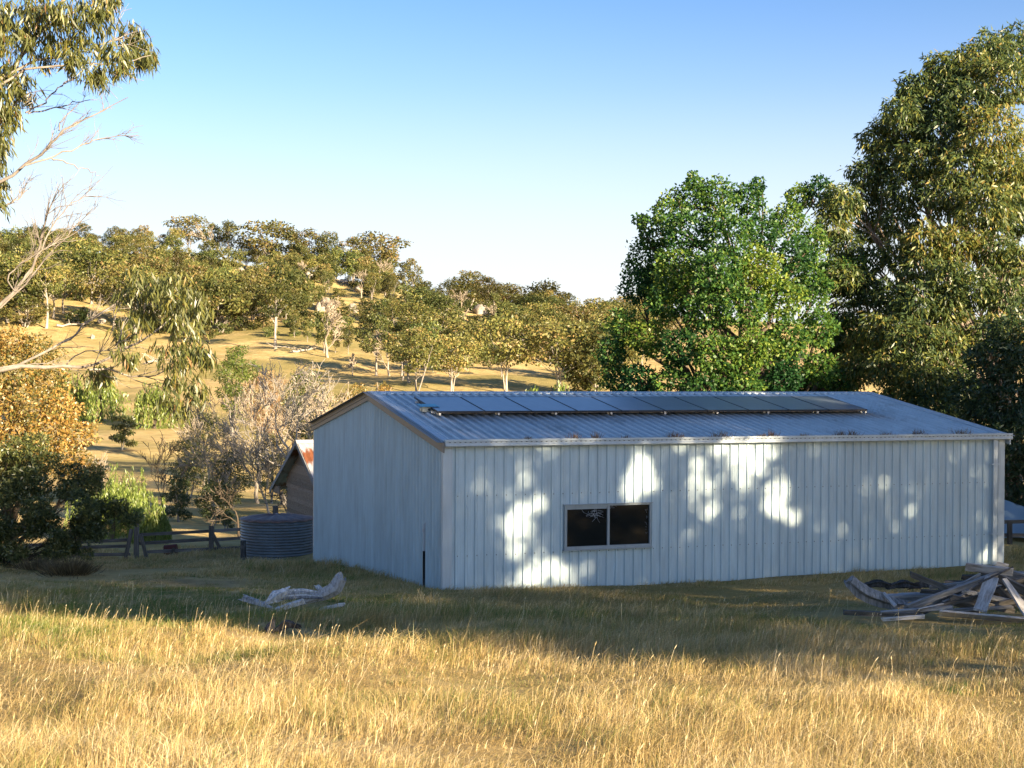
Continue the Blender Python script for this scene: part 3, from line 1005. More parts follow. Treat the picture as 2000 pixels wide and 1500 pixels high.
obj("body", mb.mesh("body"), MAT['isolator'], r)
mb = MB(); mb.face_set([(-.21, -.08, .105), (.19, -.08, .105), (.19, .26, .155), (-.21, .26, .155)], [(0, 1, 2, 3)]); mb.face_set([(-.21, -.08, .100), (.19, -.08, .100), (.19, .26, .150), (-.21, .26, .150)], [(3, 2, 1, 0)])
obj("cover", mb.mesh("cover"), MAT['cyan'], r)
mb = MB(); mb.tube([(-.03, -.062, .05), (-.03, -.05, .05)], .028, 10)
obj("switch_knob", mb.mesh("switch_knob"), MAT['black'], r)

# weeds growing out of the gutter
WEED = leafmat("dead_weeds", [(0, (.16, .09, .045)), (.6, (.26, .16, .08)), (1, (.44, .34, .2))], .3, .02, .2)
weed_px = [(1030, 12, "small"), (1125, 26, "tall"), (1165, 16, "thin"), (1222, 10, "low"), (1317, 34, "broad"), (1405, 34, "broad"), (1487, 18, "small"), (1507, 22, "spiky"), (1568, 16, "low"), (1640, 28, "dark"), (1665, 22, "dark"), (1730, 26, "low"), (1795, 28, "broad"), (1880, 34, "pale")]
for i, (px, wd, kd) in enumerate(weed_px):
    s, _ = on_wall(px, 860, -.09)
    rng = np.random.default_rng(500 + i)
    n = 26 + wd * 2
    wm = wd / 107 * .5
    P = np.stack([rng.normal(0, wm * .6, n), rng.normal(0, .02, n), np.zeros(n)], 1)
    D = np.stack([rng.normal(0, .55, n), rng.normal(0, .35, n), np.ones(n)], 1)
    h = (.10 if kd in ("low", "small") else .17) * rng.uniform(.35, 1.2, n)
    me = leaf_mesh("weed_tuft", P, D, h, .008, rng.uniform(0, 1, n), rng, .25)
    o = obj("weed_tuft", me, WEED, None, tuple(loc2w(s, -.09, Z_G + .10)))
    tag(o, "dry brown weeds sprouting from the shed gutter", "weeds", "weeds in the gutter")

# ================================================================== old timber hut behind
HS, HT = 2.02, 20.0
hb = loc2w(HS, HT, 0)
hz = gz(hb[0], hb[1]) - .1
hut = thing("timber_hut", "old weatherboard hut with steep rusty iron roof half hidden behind the shed", "hut", (hb[0], hb[1], hz), None, AL)
apex = at(585.2, 861, hb[1])[2] - hz
HW, HOV, HL = 2.6, 1.4, 4.2
hsl = .46
wall_h = apex - .06 - HW * hsl
nb, bh = 0, .135
z = 0.0
while z < apex - .25:
    zt = z + bh
    half = HW if zt < wall_h else min(HW, (apex - .08 - zt) / hsl)
    if half < .08:
        break
    mb = MB()
    j = random.uniform(-.008, .008)
    half2 = HW if z < wall_h else min(HW, (apex - .08 - z) / hsl)
    mb.face_set([(-.055 + j, -half2, z - .012), (-.055 + j, half2, z - .012 + random.uniform(-.01, .01)), (-.006, half, zt), (-.006, -half, zt),
                 (-.012 + j, -half2, z - .012), (-.012 + j, half2, z - .012), (.006, half, zt), (.006, -half, zt)],
                [(0, 3, 2, 1), (4, 5, 6, 7), (0, 1, 5, 4), (3, 7, 6, 2), (0, 4, 7, 3), (1, 2, 6, 5)])
    obj("weatherboard", mb.mesh("weatherboard"), MAT['hut_board'], hut)
    z += bh
mb = MB()
for t in (-HW, HW):
    mb.abox((.02, t - .02, -.5), (HL, t + .02, wall_h + .02))
obj("side_wall", mb.mesh("side_wall"), MAT['hut_board'], hut)
for sg in (-1, 1):
    mb = MB()
    n = 92
    th = HW + HOV
    for i in range(n):
        s0, s1 = -.28 + i * (HL + .66) / n, -.28 + (i + 1) * (HL + .66) / n
        h0, h1 = .012 * math.cos(i * math.pi / 2), .012 * math.cos((i + 1) * math.pi / 2)
        mb.face_set([(s0, 0, apex + h0), (s1, 0, apex + h1), (s1, sg * th, apex - th * hsl + h1), (s0, sg * th, apex - th * hsl + h0)], [(0, 1, 2, 3) if sg > 0 else (3, 2, 1, 0)])
    obj("roof_sheet", mb.mesh("roof_sheet", False), MAT['hutroof'], hut)
    mb = MB()
    P = []
    for s in (-.33, -.30):
        for (t, zz) in ((0, apex), (sg * (th + .02), apex - (th + .02) * hsl)):
            for dz in (-.13, .02):
                P.append((s, t, zz + dz))
    mb.face_set(P, [(0, 1, 3, 2), (4, 6, 7, 5), (0, 4, 5, 1), (2, 3, 7, 6), (1, 5, 7, 3), (0, 2, 6, 4)])
    obj("barge_board", mb.mesh("barge_board"), MAT['hut_trim'], hut)
    mb = MB()
    ze = apex - (HW + HOV) * hsl
    mb.abox((-.27, min(sg * HW, sg * (HW + HOV - .25)), ze - .05), (-.23, max(sg * HW, sg * (HW + HOV - .25)), ze + .20))
    obj("awning_beam", mb.mesh("awning_beam"), MAT['hut_board'], hut)
    mb = MB(); mb.abox((HL - .3, sg * (HW + HOV - .3) - .06, -1.0), (HL - .18, sg * (HW + HOV - .3) + .06, ze + .02))
    obj("awning_post", mb.mesh("awning_post"), MAT['hut_board'], hut)
mb = MB()
for sg in (-1, 1):
    mb.face_set([(-.32, 0, apex + .035), (HL + .4, 0, apex + .035), (HL + .4, sg * .2, apex + .02 - .2 * hsl), (-.32, sg * .2, apex + .02 - .2 * hsl)], [(0, 1, 2, 3) if sg > 0 else (3, 2, 1, 0)])
obj("ridge_cap", mb.mesh("ridge_cap"), MAT['hutroof'], hut)

# ================================================================== corrugated water tank
tc = at(541, 1108, 40.2)
tz = gz(tc[0], tc[1])
tank = thing("water_tank", "squat round corrugated iron water tank with rusted top beside the shed corner", "water tank", (tc[0], tc[1], tz - .05))
TR = 71 / F_PX * 40.2
TH = at(541, 1020, 39.2)[2] - tz + .05
prof = []
nn = 14 * 8
for i in range(nn + 1):
    z = TH * i / nn
    prof.append((TR - .011 + .011 * math.cos(i / 8 * 2 * math.pi), z))
sg = 56
V = [(r * math.cos(2 * math.pi * k / sg), r * math.sin(2 * math.pi * k / sg), z) for r, z in prof for k in range(sg)]
Fq = [(i * sg + k, i * sg + (k + 1) % sg, (i + 1) * sg + (k + 1) % sg, (i + 1) * sg + k) for i in range(nn) for k in range(sg)]
mb = MB(); mb.face_set(V, Fq)
obj("wall", mb.mesh("wall", True), MAT['tank'], tank)
mb = MB()
rings = [(TR + .02, TH - .015), (TR + .02, TH + .015), (TR * .8, TH + .05), (TR * .45, TH + .10), (.05, TH + .12)]
V = [(r * math.cos(2 * math.pi * k / sg), r * math.sin(2 * math.pi * k / sg), z + .012 * math.sin(k * 1.7)) for r, z in rings for k in range(sg)]
Fq = [(i * sg + k, i * sg + (k + 1) % sg, (i + 1) * sg + (k + 1) % sg, (i + 1) * sg + k) for i in range(len(rings) - 1) for k in range(sg)] + [tuple((len(rings) - 1) * sg + k for k in range(sg))]
mb.face_set(V, Fq)
obj("lid", mb.mesh("lid", True), MAT['tank_lid'], tank)
pp = at(476, 1110, 39.3)
mb = MB(); mb.tube([(pp[0], pp[1], gz(pp[0], pp[1]) - .2), (pp[0] - .02, pp[1], at(476, 1056, 39.3)[2])], [.085, .075], 8)
tag(obj("charred_post", mb.mesh("charred_post"), MAT['dark_log']), "short black charred post standing against the water tank", "post")
pp = at(538, 1018, 43.5)
mb = MB(); mb.box((pp[0], pp[1], at(538, 990, 43.5)[2] - .75), np.eye(3), (.07, .07, .78))
tag(obj("timber_post", mb.mesh("timber_post"), MAT['fence_wood']), "square grey post rising behind the water tank", "post")

# ================================================================== timber fence
f0 = at(262, 1100, 41.5)
fence = thing("rail_fence", "old dark timber post and rail fence between the bush and water tank", "fence", (f0[0], f0[1], gz(f0[0], f0[1])))
F0 = np.array([f0[0], f0[1], gz(f0[0], f0[1])])
def fpt(px, py):
    Y = 40.6 + (px - 140) * .0092
    return at(px, py, Y)
def plank_mesh(a, b, wd, th, name, updir=(0, 0, 1), origin=None, bend=.0, rng=None, taper=1.0):
    """a board from a to b; its long axis is local z so the grain runs along it; returns mesh, location, rotation"""
    a, b = np.asarray(a, float), np.asarray(b, float)
    L = np.linalg.norm(b - a)
    z = (b - a) / L
    x = np.asarray(updir, float) - z * np.dot(updir, z)
    x /= np.linalg.norm(x)
    y = np.cross(z, x)
    n = 6
    V, Fc = [], []
    rng = rng or np.random.default_rng(int(abs(a[0] * 1000)) + 3)
    for i in range(n + 1):
        t = i / n
        o = bend * math.sin(t * math.pi) * L
        k = (1 + (taper - 1) * t) * (1 + rng.normal() * .05)
        e = (rng.normal(size=4) * .06 if i in (0, n) else np.zeros(4)) * L * .25
        for q, (sx, sy) in enumerate(((-1, -1), (1, -1), (1, 1), (-1, 1))):
            V.append((sx * wd / 2 * k + o, sy * th / 2, t * L + float(np.clip(e[q], -.06, .06))))
    for i in range(n):
        for q in range(4):
            r = (q + 1) % 4
            Fc.append((i * 4 + q, i * 4 + r, i * 4 + 4 + r, i * 4 + 4 + q))
    Fc += [(3, 2, 1, 0), tuple(n * 4 + q for q in range(4))]
    mb = MB(); mb.face_set(V, Fc)
    R = Matrix(((x[0], y[0], z[0]), (x[1], y[1], z[1]), (x[2], y[2], z[2])))
    return mb.mesh(name), a, R
def fence_piece(name, A, B, wd, th, m=None, up=(0, 0, 1), par=None, org=None):
    par = par or fence
    org = F0 if org is None else org
    me, a, R = plank_mesh(A, B, wd, th, name, up)
    o = obj(name, me, m or MAT['fence_wood'], par)
    o.location = a - org
    o.rotation_euler = R.to_euler()
    return o
for px, top, bot, wd in ((150, 1030, 1108, .14), (412, 1027, 1112, .13), (266, 1005, 1100, .12), (338, 1070, 1104, .07)):
    A, B = fpt(px, bot), fpt(px + 1, top)
    fence_piece("post", A - np.array([0, 0, .25]), B, wd, wd, None, (1, 0, .01))
for A, B, wd in (((243, 1103), (259, 1032), .10), ((293, 1100), (276, 1042), .10), ((455, 1112), (417, 1042), .09), ((426, 1112), (418, 1080), .10)):
    fence_piece("brace", fpt(*A) + np.array([0, -.12, -.1]), fpt(*B) + np.array([0, -.10, 0]), wd, .06, None, (1, 0, .01))
back = np.array([0, .09, 0])
for A, B in (((272, 1045), (408, 1038)), ((272, 1062), (408, 1054)), ((280, 1079), (408, 1073)), ((322, 1094), (408, 1091)),
             ((408, 1038), (474, 1034)), ((408, 1056), (474, 1051)), ((408, 1073), (474, 1070)), ((408, 1090), (474, 1086)),
             ((150, 1060), (252, 1055)), ((150, 1070), (252, 1067)), ((150, 1085), (252, 1083)), ((40, 1066), (152, 1062)), ((40, 1088), (152, 1086))):
    fence_piece("rail", fpt(*A) + back * random.uniform(.8, 1.1), fpt(*B) + back * random.uniform(.8, 1.1), .088, .045)
dr = fpt(318, 1096) + np.array([0, .9, 0])
mb = MB(); mb.tube([(dr[0] - .16, dr[1], gz(dr[0], dr[1]) + .12), (dr[0] + .2, dr[1], gz(dr[0], dr[1]) + .16)], .16, 12)
tag(obj("rusty_drum", mb.mesh("rusty_drum"), MAT['rust']), "small dark red rusted drum lying behind the fence", "drum")

# ================================================================== tarpaulin and little fence at the right edge
tp = at(1975, 1050, 37.0)
tz = gz(tp[0], tp[1])
P = [at(1948, 965, 37.5), at(1992, 1000, 37), at(2060, 1065, 36.5), at(1945, 1062, 36.6), at(2070, 1000, 39), at(1948, 1055, 39), at(2080, 1055, 39.5)]
mb = MB()
nu, nv = 14, 10
V = []
for j in range(nv + 1):
    for i in range(nu + 1):
        u, v = i / nu, j / nv
        x = 12.2 + u * 2.6
        zt = at(1952, 968, 37.2)[2] - .95 * u ** 1.2
        base = tz + .12
        zz = zt * (1 - v) + base * v
        yy = 38.0 - v * 1.5 + .09 * math.sin(u * 19 + v * 5) * (0.3 + v) + .05 * math.sin(u * 41)
        V.append((x, yy, zz))
Fq = [(j * (nu + 1) + i, j * (nu + 1) + i + 1, (j + 1) * (nu + 1) + i + 1, (j + 1) * (nu + 1) + i) for j in range(nv) for i in range(nu)]
mb.face_set(V, Fq)
V2 = [(x, 38.0 + (38.0 - y) * .9 + .003, z) for x, y, z in V]
mb.face_set(V2, [tuple(reversed(f)) for f in Fq])
tag(obj("tarpaulin", mb.mesh("tarpaulin", True), MAT['tarp']), "crumpled blue grey tarpaulin tent beyond the right corner of the shed", "tarpaulin")
f2o = at(1972, 1060, 35.5)
F2 = np.array([f2o[0], f2o[1], gz(f2o[0], f2o[1])])
fence2 = thing("rail_fence", "short grey rail fence in front of the tarpaulin at right edge", "fence", tuple(F2))
fence_piece("post", at(1972, 1085, 35.5), at(1972, 1020, 35.5), .10, .10, None, (1, 0, 0.01), fence2, F2)
fence_piece("post", at(2065, 1085, 35.5), at(2065, 1018, 35.5), .10, .10, None, (1, 0, 0.01), fence2, F2)
for y0, y1 in ((1020, 1017), (1045, 1046)):
    fence_piece("rail", at(1940, y0, 35.55), at(2075, y1, 35.55) + np.array([0, .02, 0]), .09, .05, None, (0, 0, 1), fence2, F2)

# ================================================================== old timber heap on the right, weathered logs on the left
def pile_board(A, B, wd, th, label, m='grey_wood', up=(0, -.35, 1), bend=0.0, name="old_board", group="old timber in the heap", cat="board", taper=1.0):
    a, b = at(A[0], A[1], A[2]), at(B[0], B[1], B[2])
    me, p, R = plank_mesh(a, b, wd, th, name, up, None, bend, None, taper)
    o = obj(name, me, MAT[m], None, tuple(p))
    o.rotation_euler = R.to_euler()
    return tag(o, label, cat, group)
PB = pile_board
PB((1772, 1186, 20.9), (1948, 1122, 21.1), .085, .045, "long grey beam slanting up across the front of the timber heap", 'grey_wood')
PB((1815, 1187, 21.3), (1906, 1133, 21.5), .09, .04, "shorter beam slanting just behind the long front beam", 'grey_wood')
PB((1914, 1192, 20.6), (1938, 1128, 21.0), .18, .03, "wide pale board leaning upright in the middle of the heap", 'log_wood', (1, 0, .2))
PB((2012, 1206, 20.6), (1962, 1132, 21.0), .15, .03, "broad board leaning at the right edge of the heap", 'log_wood', (1, 0, -.4), taper=.6)
PB((1887, 1107, 21.2), (1978, 1117, 21.0), .12, .03, "pale board lying on top of the timber heap", 'log_wood', (0, -.5, 1))
PB((1915, 1110, 21.5), (2012, 1160, 21.2), .13, .05, "dark beam running down to the right from the heap's top", 'fence_wood')
PB((1938, 1112, 21.8), (2030, 1135, 21.6), .12, .04, "grey beam behind the dark one at the heap's top right", 'grey_wood')
PB((1912, 1139, 20.8), (1978, 1108, 21.0), .02, .02, "thin dark stick poking out over the top of the heap", 'dark_log', cat="stick", name="stick")
PB((1838, 1197, 20.5), (2030, 1214, 20.3), .15, .03, "long pale plank lying flat along the front right of the heap", 'log_wood', (0, -.8, .5))
PB((1650, 1196, 20.9), (1800, 1203, 20.7), .07, .03, "slender dark plank lying at the heap's left foot", 'fence_wood')
PB((1722, 1210, 20.4), (1806, 1204, 20.4), .05, .02, "narrow strip of timber in the green grass before the heap", 'log_wood')
PB((1845, 1165, 21.4), (1912, 1188, 21.0), .20, .03, "wide warped board lying low in the heap's middle", 'grey_wood', (0, -.7, .7))
PB((1838, 1182, 21.1), (1925, 1150, 21.5), .16, .03, "broad board under the slanting beams", 'grey_wood', (0, -.7, .7))
PB((1725, 1158, 21.2), (1749, 1184, 20.9), .05, .03, "short pale batten leaning beside the broken log", 'log_wood', (1, 0, 0))
PB((1735, 1168, 21.6), (1822, 1164, 21.6), .11, .08, "short squared beam lying right of the broken log", 'grey_wood')
PB((1718, 1197, 20.8), (1860, 1186, 20.9), .05, .04, "thin bleached branch lying along the heap's lower front", 'grey_wood', cat="branch", name="dead_branch")
for i, (A, B, wd, mm) in enumerate((((1835, 1150, 22.0), (2020, 1152, 22.0), .10, 'fence_wood'), ((1850, 1140, 22.2), (2020, 1140, 22.0), .09, 'dark_log'), ((1880, 1128, 22.1), (2010, 1131, 22.0), .09, 'fence_wood'),
                              ((1925, 1172, 21.3), (2030, 1186, 21.2), .07, 'fence_wood'), ((1930, 1160, 21.6), (2030, 1168, 21.6), .10, 'dark_log'), ((1900, 1160, 21.8), (1970, 1138, 21.9), .12, 'grey_wood'),
                              ((1960, 1125, 21.9), (2030, 1122, 22.0), .11, 'grey_wood'), ((1870, 1175, 21.5), (1945, 1178, 21.3), .12, 'dark_log'), ((1950, 1150, 21.4), (1985, 1185, 21.3), .08, 'fence_wood'))):
    PB(A, B, wd, .05, "dark board buried in the middle of the timber heap", mm)
for i in range(14):
    ax, ay = random.uniform(1800, 1990), random.uniform(1140, 1195)
    an = random.choice((-.5, -.3, .05, .1, .3, -.15)) + random.uniform(-.1, .1)
    ln = random.uniform(70, 170)
    yy = 21.7 - (ay - 1140) / 55 * 1.0
    PB((ax - ln / 2, min(1206, ay - an * ln / 2), yy), (ax + ln / 2, min(1206, ay + an * ln / 2), yy + random.uniform(-.15, .15)), random.uniform(.04, .09), random.uniform(.018, .03), "thin grey weathered board among the tangle of the timber heap", random.choice(('grey_wood', 'log_wood', 'fence_wood')))
PB((1945, 1103, 21.3), (1968, 1108, 21.3), .10, .02, "pale splintered offcut on the very top of the heap", 'log_wood')
PB((1790, 1192, 20.8), (1850, 1180, 21.0), .10, .02, "flat splintered board at the heap's left front", 'grey_wood', (0, -.8, .5))

def lump_log(pts, radii, label, m, name="weathered_log", cat="log", group=None, seed=0, rough=.16, sides=11, jag=.1):
    """a gnarled log: tube with uneven rings and jagged ends"""
    rng = np.random.default_rng(seed)
    P = np.array([at(*p) if len(p) == 3 else p for p in pts])
    t = np.linspace(0, 1, len(P)); tt = np.linspace(0, 1, 15)
    Q = np.stack([np.interp(tt, t, P[:, k]) for k in range(3)], 1)
    for _ in range(2):
        Q[1:-1] = .25 * Q[:-2] + .5 * Q[1:-1] + .25 * Q[2:]
    R = np.interp(tt, t, radii)
    org = Q[0].copy()
    mb = MB()
    mb.tube(Q - org, list(R), sides, True)
    V = np.array(mb.v)
    ax = np.repeat(Q - org, sides, 0)
    ang = np.tile(np.arange(sides), 15)
    ridg = 1 + rough * np.sin(ang * 2.3 + seed) + rough * .8 * rng.normal(size=sides)[ang] + rough * .3 * rng.normal(size=len(ax))
    V[:len(ax)] = ax + (V[:len(ax)] - ax) * ridg[:, None]
    d0, d1 = unit(Q[0] - Q[1]), unit(Q[-1] - Q[-2])
    V[:sides] += d0 * rng.uniform(-.3, 1, (sides, 1)) * jag
    V[14 * sides:15 * sides] += d1 * rng.uniform(-.3, 1, (sides, 1)) * jag
    mb.v = [tuple(v) for v in V]
    return tag(obj(name, mb.mesh(name), MAT[m], None, tuple(org)), label, cat, group)
lump_log([(1663, 1139, 21.2), (1690, 1162, 21.2), (1730, 1176, 21.3), (1765, 1180, 21.4)], [.085, .11, .09, .05], "thick dark broken log with upturned end at the heap's left", 'grey_wood', seed=3)
for i, (a, b) in enumerate(((1690, 1738), (1745, 1785), (1788, 1832))):
    lump_log([(a - 8, 1146, 23.2), ((a + b) / 2, 1139, 23.2), (b + 6, 1145, 23.2)], [.035, .06, .035], ["dark lumpy log in dry grass behind the heap, nearest the broken log", "middle dark lumpy log in the grass behind the heap", "dark lumpy log in the grass nearest the slanting beams"][i], 'dark_log', seed=10 + i, group="dark logs behind the heap", rough=.25)
PL = 22.9
lump_log([(664, 1131, PL), (655, 1148, PL), (632, 1160, PL - .05), (592, 1176, PL - .15)], [.085, .10, .085, .035], "bleached log with a thick upturned broken end near the shed corner", 'log_wood', seed=21, rough=.12)
lump_log([(523, 1176, PL - .2), (540, 1166, PL - .1), (562, 1158, PL)], [.03, .09, .08], "short split bleached log left of the upturned one", 'log_wood', seed=22, rough=.22)
lump_log([(508, 1200, PL - .9), (548, 1189, PL - .7), (584, 1177, PL - .5)], [.022, .04, .045], "pale straight limb lying in front of the bleached logs", 'log_wood', seed=23)
lump_log([(478, 1168, PL - .2), (503, 1176, PL - .3), (534, 1188, PL - .5)], [.05, .05, .015], "grey forked branch at the left end of the bleached logs", 'log_wood', seed=24, rough=.3)
lump_log([(634, 1188, PL - .7), (662, 1183, PL - .6)], [.022, .03], "small pale wood chip lying right of the bleached logs", 'log_wood', "wood_chip", "wood chip", seed=25)
lump_log([(620, 1146, PL + .2), (630, 1155, PL + .1)], [.035, .04], "stubby pale wood offcut behind the bleached log", 'log_wood', "wood_offcut", "wood offcut", seed=26)
for k in range(4):
    lump_log([(560, 1154 + k * 5, PL - .05 * k), (592, 1152 + k * 5, PL - .05 * k), (622, 1156 + k * 4, PL - .08 * k)], [.018, .022, .012], "splinter slab of brown and grey wood between the bleached logs", ['log_wood', 'grey_wood', 'log_wood', 'grey_wood'][k], "wood_splinter", "splinter", "splinters between the logs", seed=30 + k)
ls = at(546, 1240, 19.6)
lump_log([(526, 1238, 18.6), (530, 1224, 18.6), (535, 1211, 18.6)], [.07, .065, .02], "dark pointed lump of burnt wood in the grass below the logs", 'dark_log', "burnt_stump", "stump", seed=41, rough=.25)
lump_log([(543, 1232, 18.7), (559, 1217, 18.7), (577, 1222, 18.7)], [.05, .055, .03], "dark rounded lump of burnt wood beside the pointed one", 'dark_log', "burnt_stump", "stump", seed=42, rough=.25)
lump_log([(373, 1123, 33.5), (388, 1118, 33.5), (398, 1126, 33.4)], [.02, .03, .012], "small black crooked stick lying on the dry grass mound", 'dark_log', "stick", "stick", seed=43)

# ================================================================== trees
def rootz(x, y):
    return (x, y, gz(x, y) - .05)

# ---- the big gum on the right
rng = np.random.default_rng(11)
gx, gy = 17.6, 52.0
g0 = gz(gx, gy)
def cl(px, py, Y, r, fl=.75):
    p = at(px, py, Y)
    m_ = r / F_PX * Y
    return (p - np.array([gx, gy, g0]), (m_, m_, m_ * fl))
big = [cl(1930, 105, 52, 60), cl(1985, 95, 53, 60), cl(1890, 135, 51, 55), cl(1850, 155, 51, 50), cl(1960, 160, 50, 70), cl(1800, 195, 51, 55), cl(1885, 205, 50, 70), cl(1765, 245, 51, 55),
       cl(1840, 255, 50, 65), cl(1940, 260, 49, 75), cl(1735, 300, 51, 50), cl(1800, 310, 50, 60), cl(1880, 325, 49, 65), cl(1970, 340, 49, 70), cl(1720, 355, 52, 45), cl(1770, 370, 50, 50),
       cl(1850, 380, 49, 60), cl(1925, 400, 48, 70), cl(1990, 420, 49, 60), cl(1700, 405, 52, 42), cl(1760, 430, 50, 45), cl(1645, 395, 50, 48), cl(1625, 440, 50, 45), cl(1650, 480, 50, 40),
       cl(1700, 450, 53, 35), cl(1810, 470, 48, 55), cl(1870, 470, 48, 55), cl(1940, 480, 48, 55), cl(1800, 520, 48, 55), cl(1850, 540, 47, 50), cl(1990, 510, 48, 50), cl(1640, 540, 49, 45), cl(1690, 560, 49, 45),
       cl(1740, 580, 48, 50), cl(1790, 590, 47, 55), cl(1850, 600, 47, 50), cl(1720, 640, 47, 50), cl(1780, 660, 46, 60), cl(1850, 670, 46, 55), cl(1730, 710, 46, 50), cl(1800, 730, 45.5, 60), cl(1865, 740, 45.5, 50), cl(1655, 610, 49, 45), cl(1690, 665, 48, 45), cl(1640, 665, 49, 42), cl(1668, 545, 49, 42), cl(1665, 720, 47, 45), cl(1900, 560, 47, 55), cl(1960, 575, 47, 50), cl(1990, 640, 46, 50), cl(1930, 645, 46, 48), cl(1755, 495, 49, 40), cl(1700, 505, 50, 36), cl(1760, 220, 50, 45), cl(1790, 172, 51, 45), cl(1840, 128, 51, 42), cl(1712, 270, 51, 42), cl(1694, 335, 51, 42), cl(1820, 800, 45, 60), cl(1760, 770, 46, 50)]
for k in range(26):      # the half of the crown beyond the frame
    ph, v = rng.uniform(-.9, 1.6), rng.uniform(-.3, 1)
    big.append((np.array([1.5 + 5.5 * math.cos(ph) * math.sqrt(1 - max(0, v) ** 2 * .8), 4.5 * math.sin(ph), 8.5 + v * 6.2]), (1.3, 1.3, .95)))
tri_ = tree_meshes(rng, 15.5, [(c, (r[0] * .90, r[1] * .90, r[2] * 1.0)) for c, r in big], .42, 1350, (.22, .06), fork=.22, stems=3, droop=1.0, tint=(.42, .25), limb_r=.34, spray=2)
plant("gum_tree", "huge dark gum tree with rounded crown behind the right end of the shed", "tree", (gx, gy, g0), tri_, MAT['big_gum_bark'], MAT['big_gum_leaf'])

# ---- the bright green oak beside it
rng = np.random.default_rng(12)
gx, gy = 8.1, 48.5
g0 = gz(gx, gy)
oak = [cl(1355, 380, 48, 45, .95), cl(1310, 410, 48, 45, .95), cl(1400, 385, 48, 50, .95), cl(1460, 390, 49, 45, .95), cl(1280, 455, 48, 50, .95), cl(1345, 450, 46.5, 60, .95), cl(1420, 455, 46, 65, .95), cl(1490, 450, 47, 50, .95), cl(1540, 430, 48, 45, .95),
       cl(1260, 510, 48, 50, .95), cl(1320, 525, 46.5, 60, .95), cl(1400, 530, 45.5, 65, .95), cl(1480, 520, 46, 55, .95), cl(1550, 500, 47, 50, .95), cl(1590, 470, 48, 40, .95), cl(1245, 560, 47.5, 45, .95), cl(1300, 590, 46.5, 55, .95), cl(1380, 610, 45.5, 60, .95),
       cl(1450, 600, 45, 60, .95), cl(1525, 580, 46, 55, .95), cl(1590, 560, 47, 50, .95), cl(1215, 640, 47, 45, .95), cl(1265, 660, 46.5, 50, .95), cl(1330, 680, 45.5, 55, .95), cl(1400, 690, 45, 60, .95), cl(1470, 680, 45, 55, .95), cl(1540, 660, 45.5, 55, .95),
       cl(1600, 640, 46.5, 50, .95), cl(1195, 690, 47, 40, .95), cl(1205, 740, 47, 42, .95), cl(1250, 740, 46, 45, .95), cl(1310, 750, 45.5, 55, .95), cl(1380, 760, 45, 55, .95), cl(1450, 755, 45, 55, .95), cl(1530, 740, 45.5, 50, .95), cl(1600, 720, 46, 45, .95), cl(1640, 740, 47, 40, .95),
       cl(1560, 385, 51, 35, .95), cl(1600, 375, 51, 42, .95), cl(1640, 400, 51, 35, .95), cl(1355, 352, 48, 18, 1.3), cl(1480, 362, 49, 18, 1.2), cl(1250, 430, 48, 18, .95)]
for k in range(14):
    ph = rng.uniform(.2, 2.9)
    oak.append((np.array([3.2 * math.cos(ph), 3.4 * math.sin(ph), rng.uniform(3, 8.2)]), (1.2, 1.2, 1.0)))
tri_ = tree_meshes(rng, 9.5, [(c, tuple(x * .80 for x in r)) for c, r in oak], .36, 1250, (.115, .082), fork=.16, stems=2, droop=.25, tint=(.42, .24), limb_r=.6, spray=2, cvar=.24)
plant("oak_tree", "broad bright green leafy tree rising behind the middle of the roof", "tree", (gx, gy, g0), tri_, MAT['dark_bark'], MAT['oak_leaf'])

# ---- dark shrubby trees at the right edge
rng = np.random.default_rng(13)
gx, gy = 14.6, 42.5
g0 = gz(gx, gy)
dk = [cl(1985, 650, 42, 60), cl(1940, 700, 42, 55), cl(2010, 720, 41, 60), cl(1900, 770, 42, 50), cl(1960, 790, 41, 60), cl(1990, 850, 40.5, 60), cl(1985, 930, 40.5, 50), cl(1995, 990, 40.5, 45), cl(2050, 800, 42, 70), cl(2060, 700, 42, 70), cl(2060, 900, 41, 70), cl(1930, 830, 42, 55)]
tri_ = tree_meshes(rng, 6.4, dk, .16, 1900, (.16, .05), fork=.1, stems=3, droop=.3, tint=(.4, .3), limb_r=.4)
plant("dark_tree", "dense dark green shrubby tree at the right edge beyond the shed", "tree", (gx, gy, g0), tri_, MAT['dark_bark'], MAT['dark_leaf'])
rng = np.random.default_rng(14)
gx, gy = 12.4, 50
g0 = gz(gx, gy)
uk = [cl(1690, 720, 49, 45), cl(1740, 800, 48, 50), cl(1800, 840, 47, 55), cl(1880, 850, 46, 55), cl(1690, 790, 50, 45), cl(1930, 880, 45, 50), cl(1850, 780, 47, 50)]
tri_ = tree_meshes(rng, 4.5, uk, .12, 700, (.15, .06), fork=.1, stems=3, droop=.4, tint=(.45, .3), limb_r=.4)
plant("understorey_shrub", "dark undergrowth shrub below the huge gum behind the roof's right slope", "shrub", (gx, gy, g0), tri_, MAT['dark_bark'], MAT['dark_leaf'])

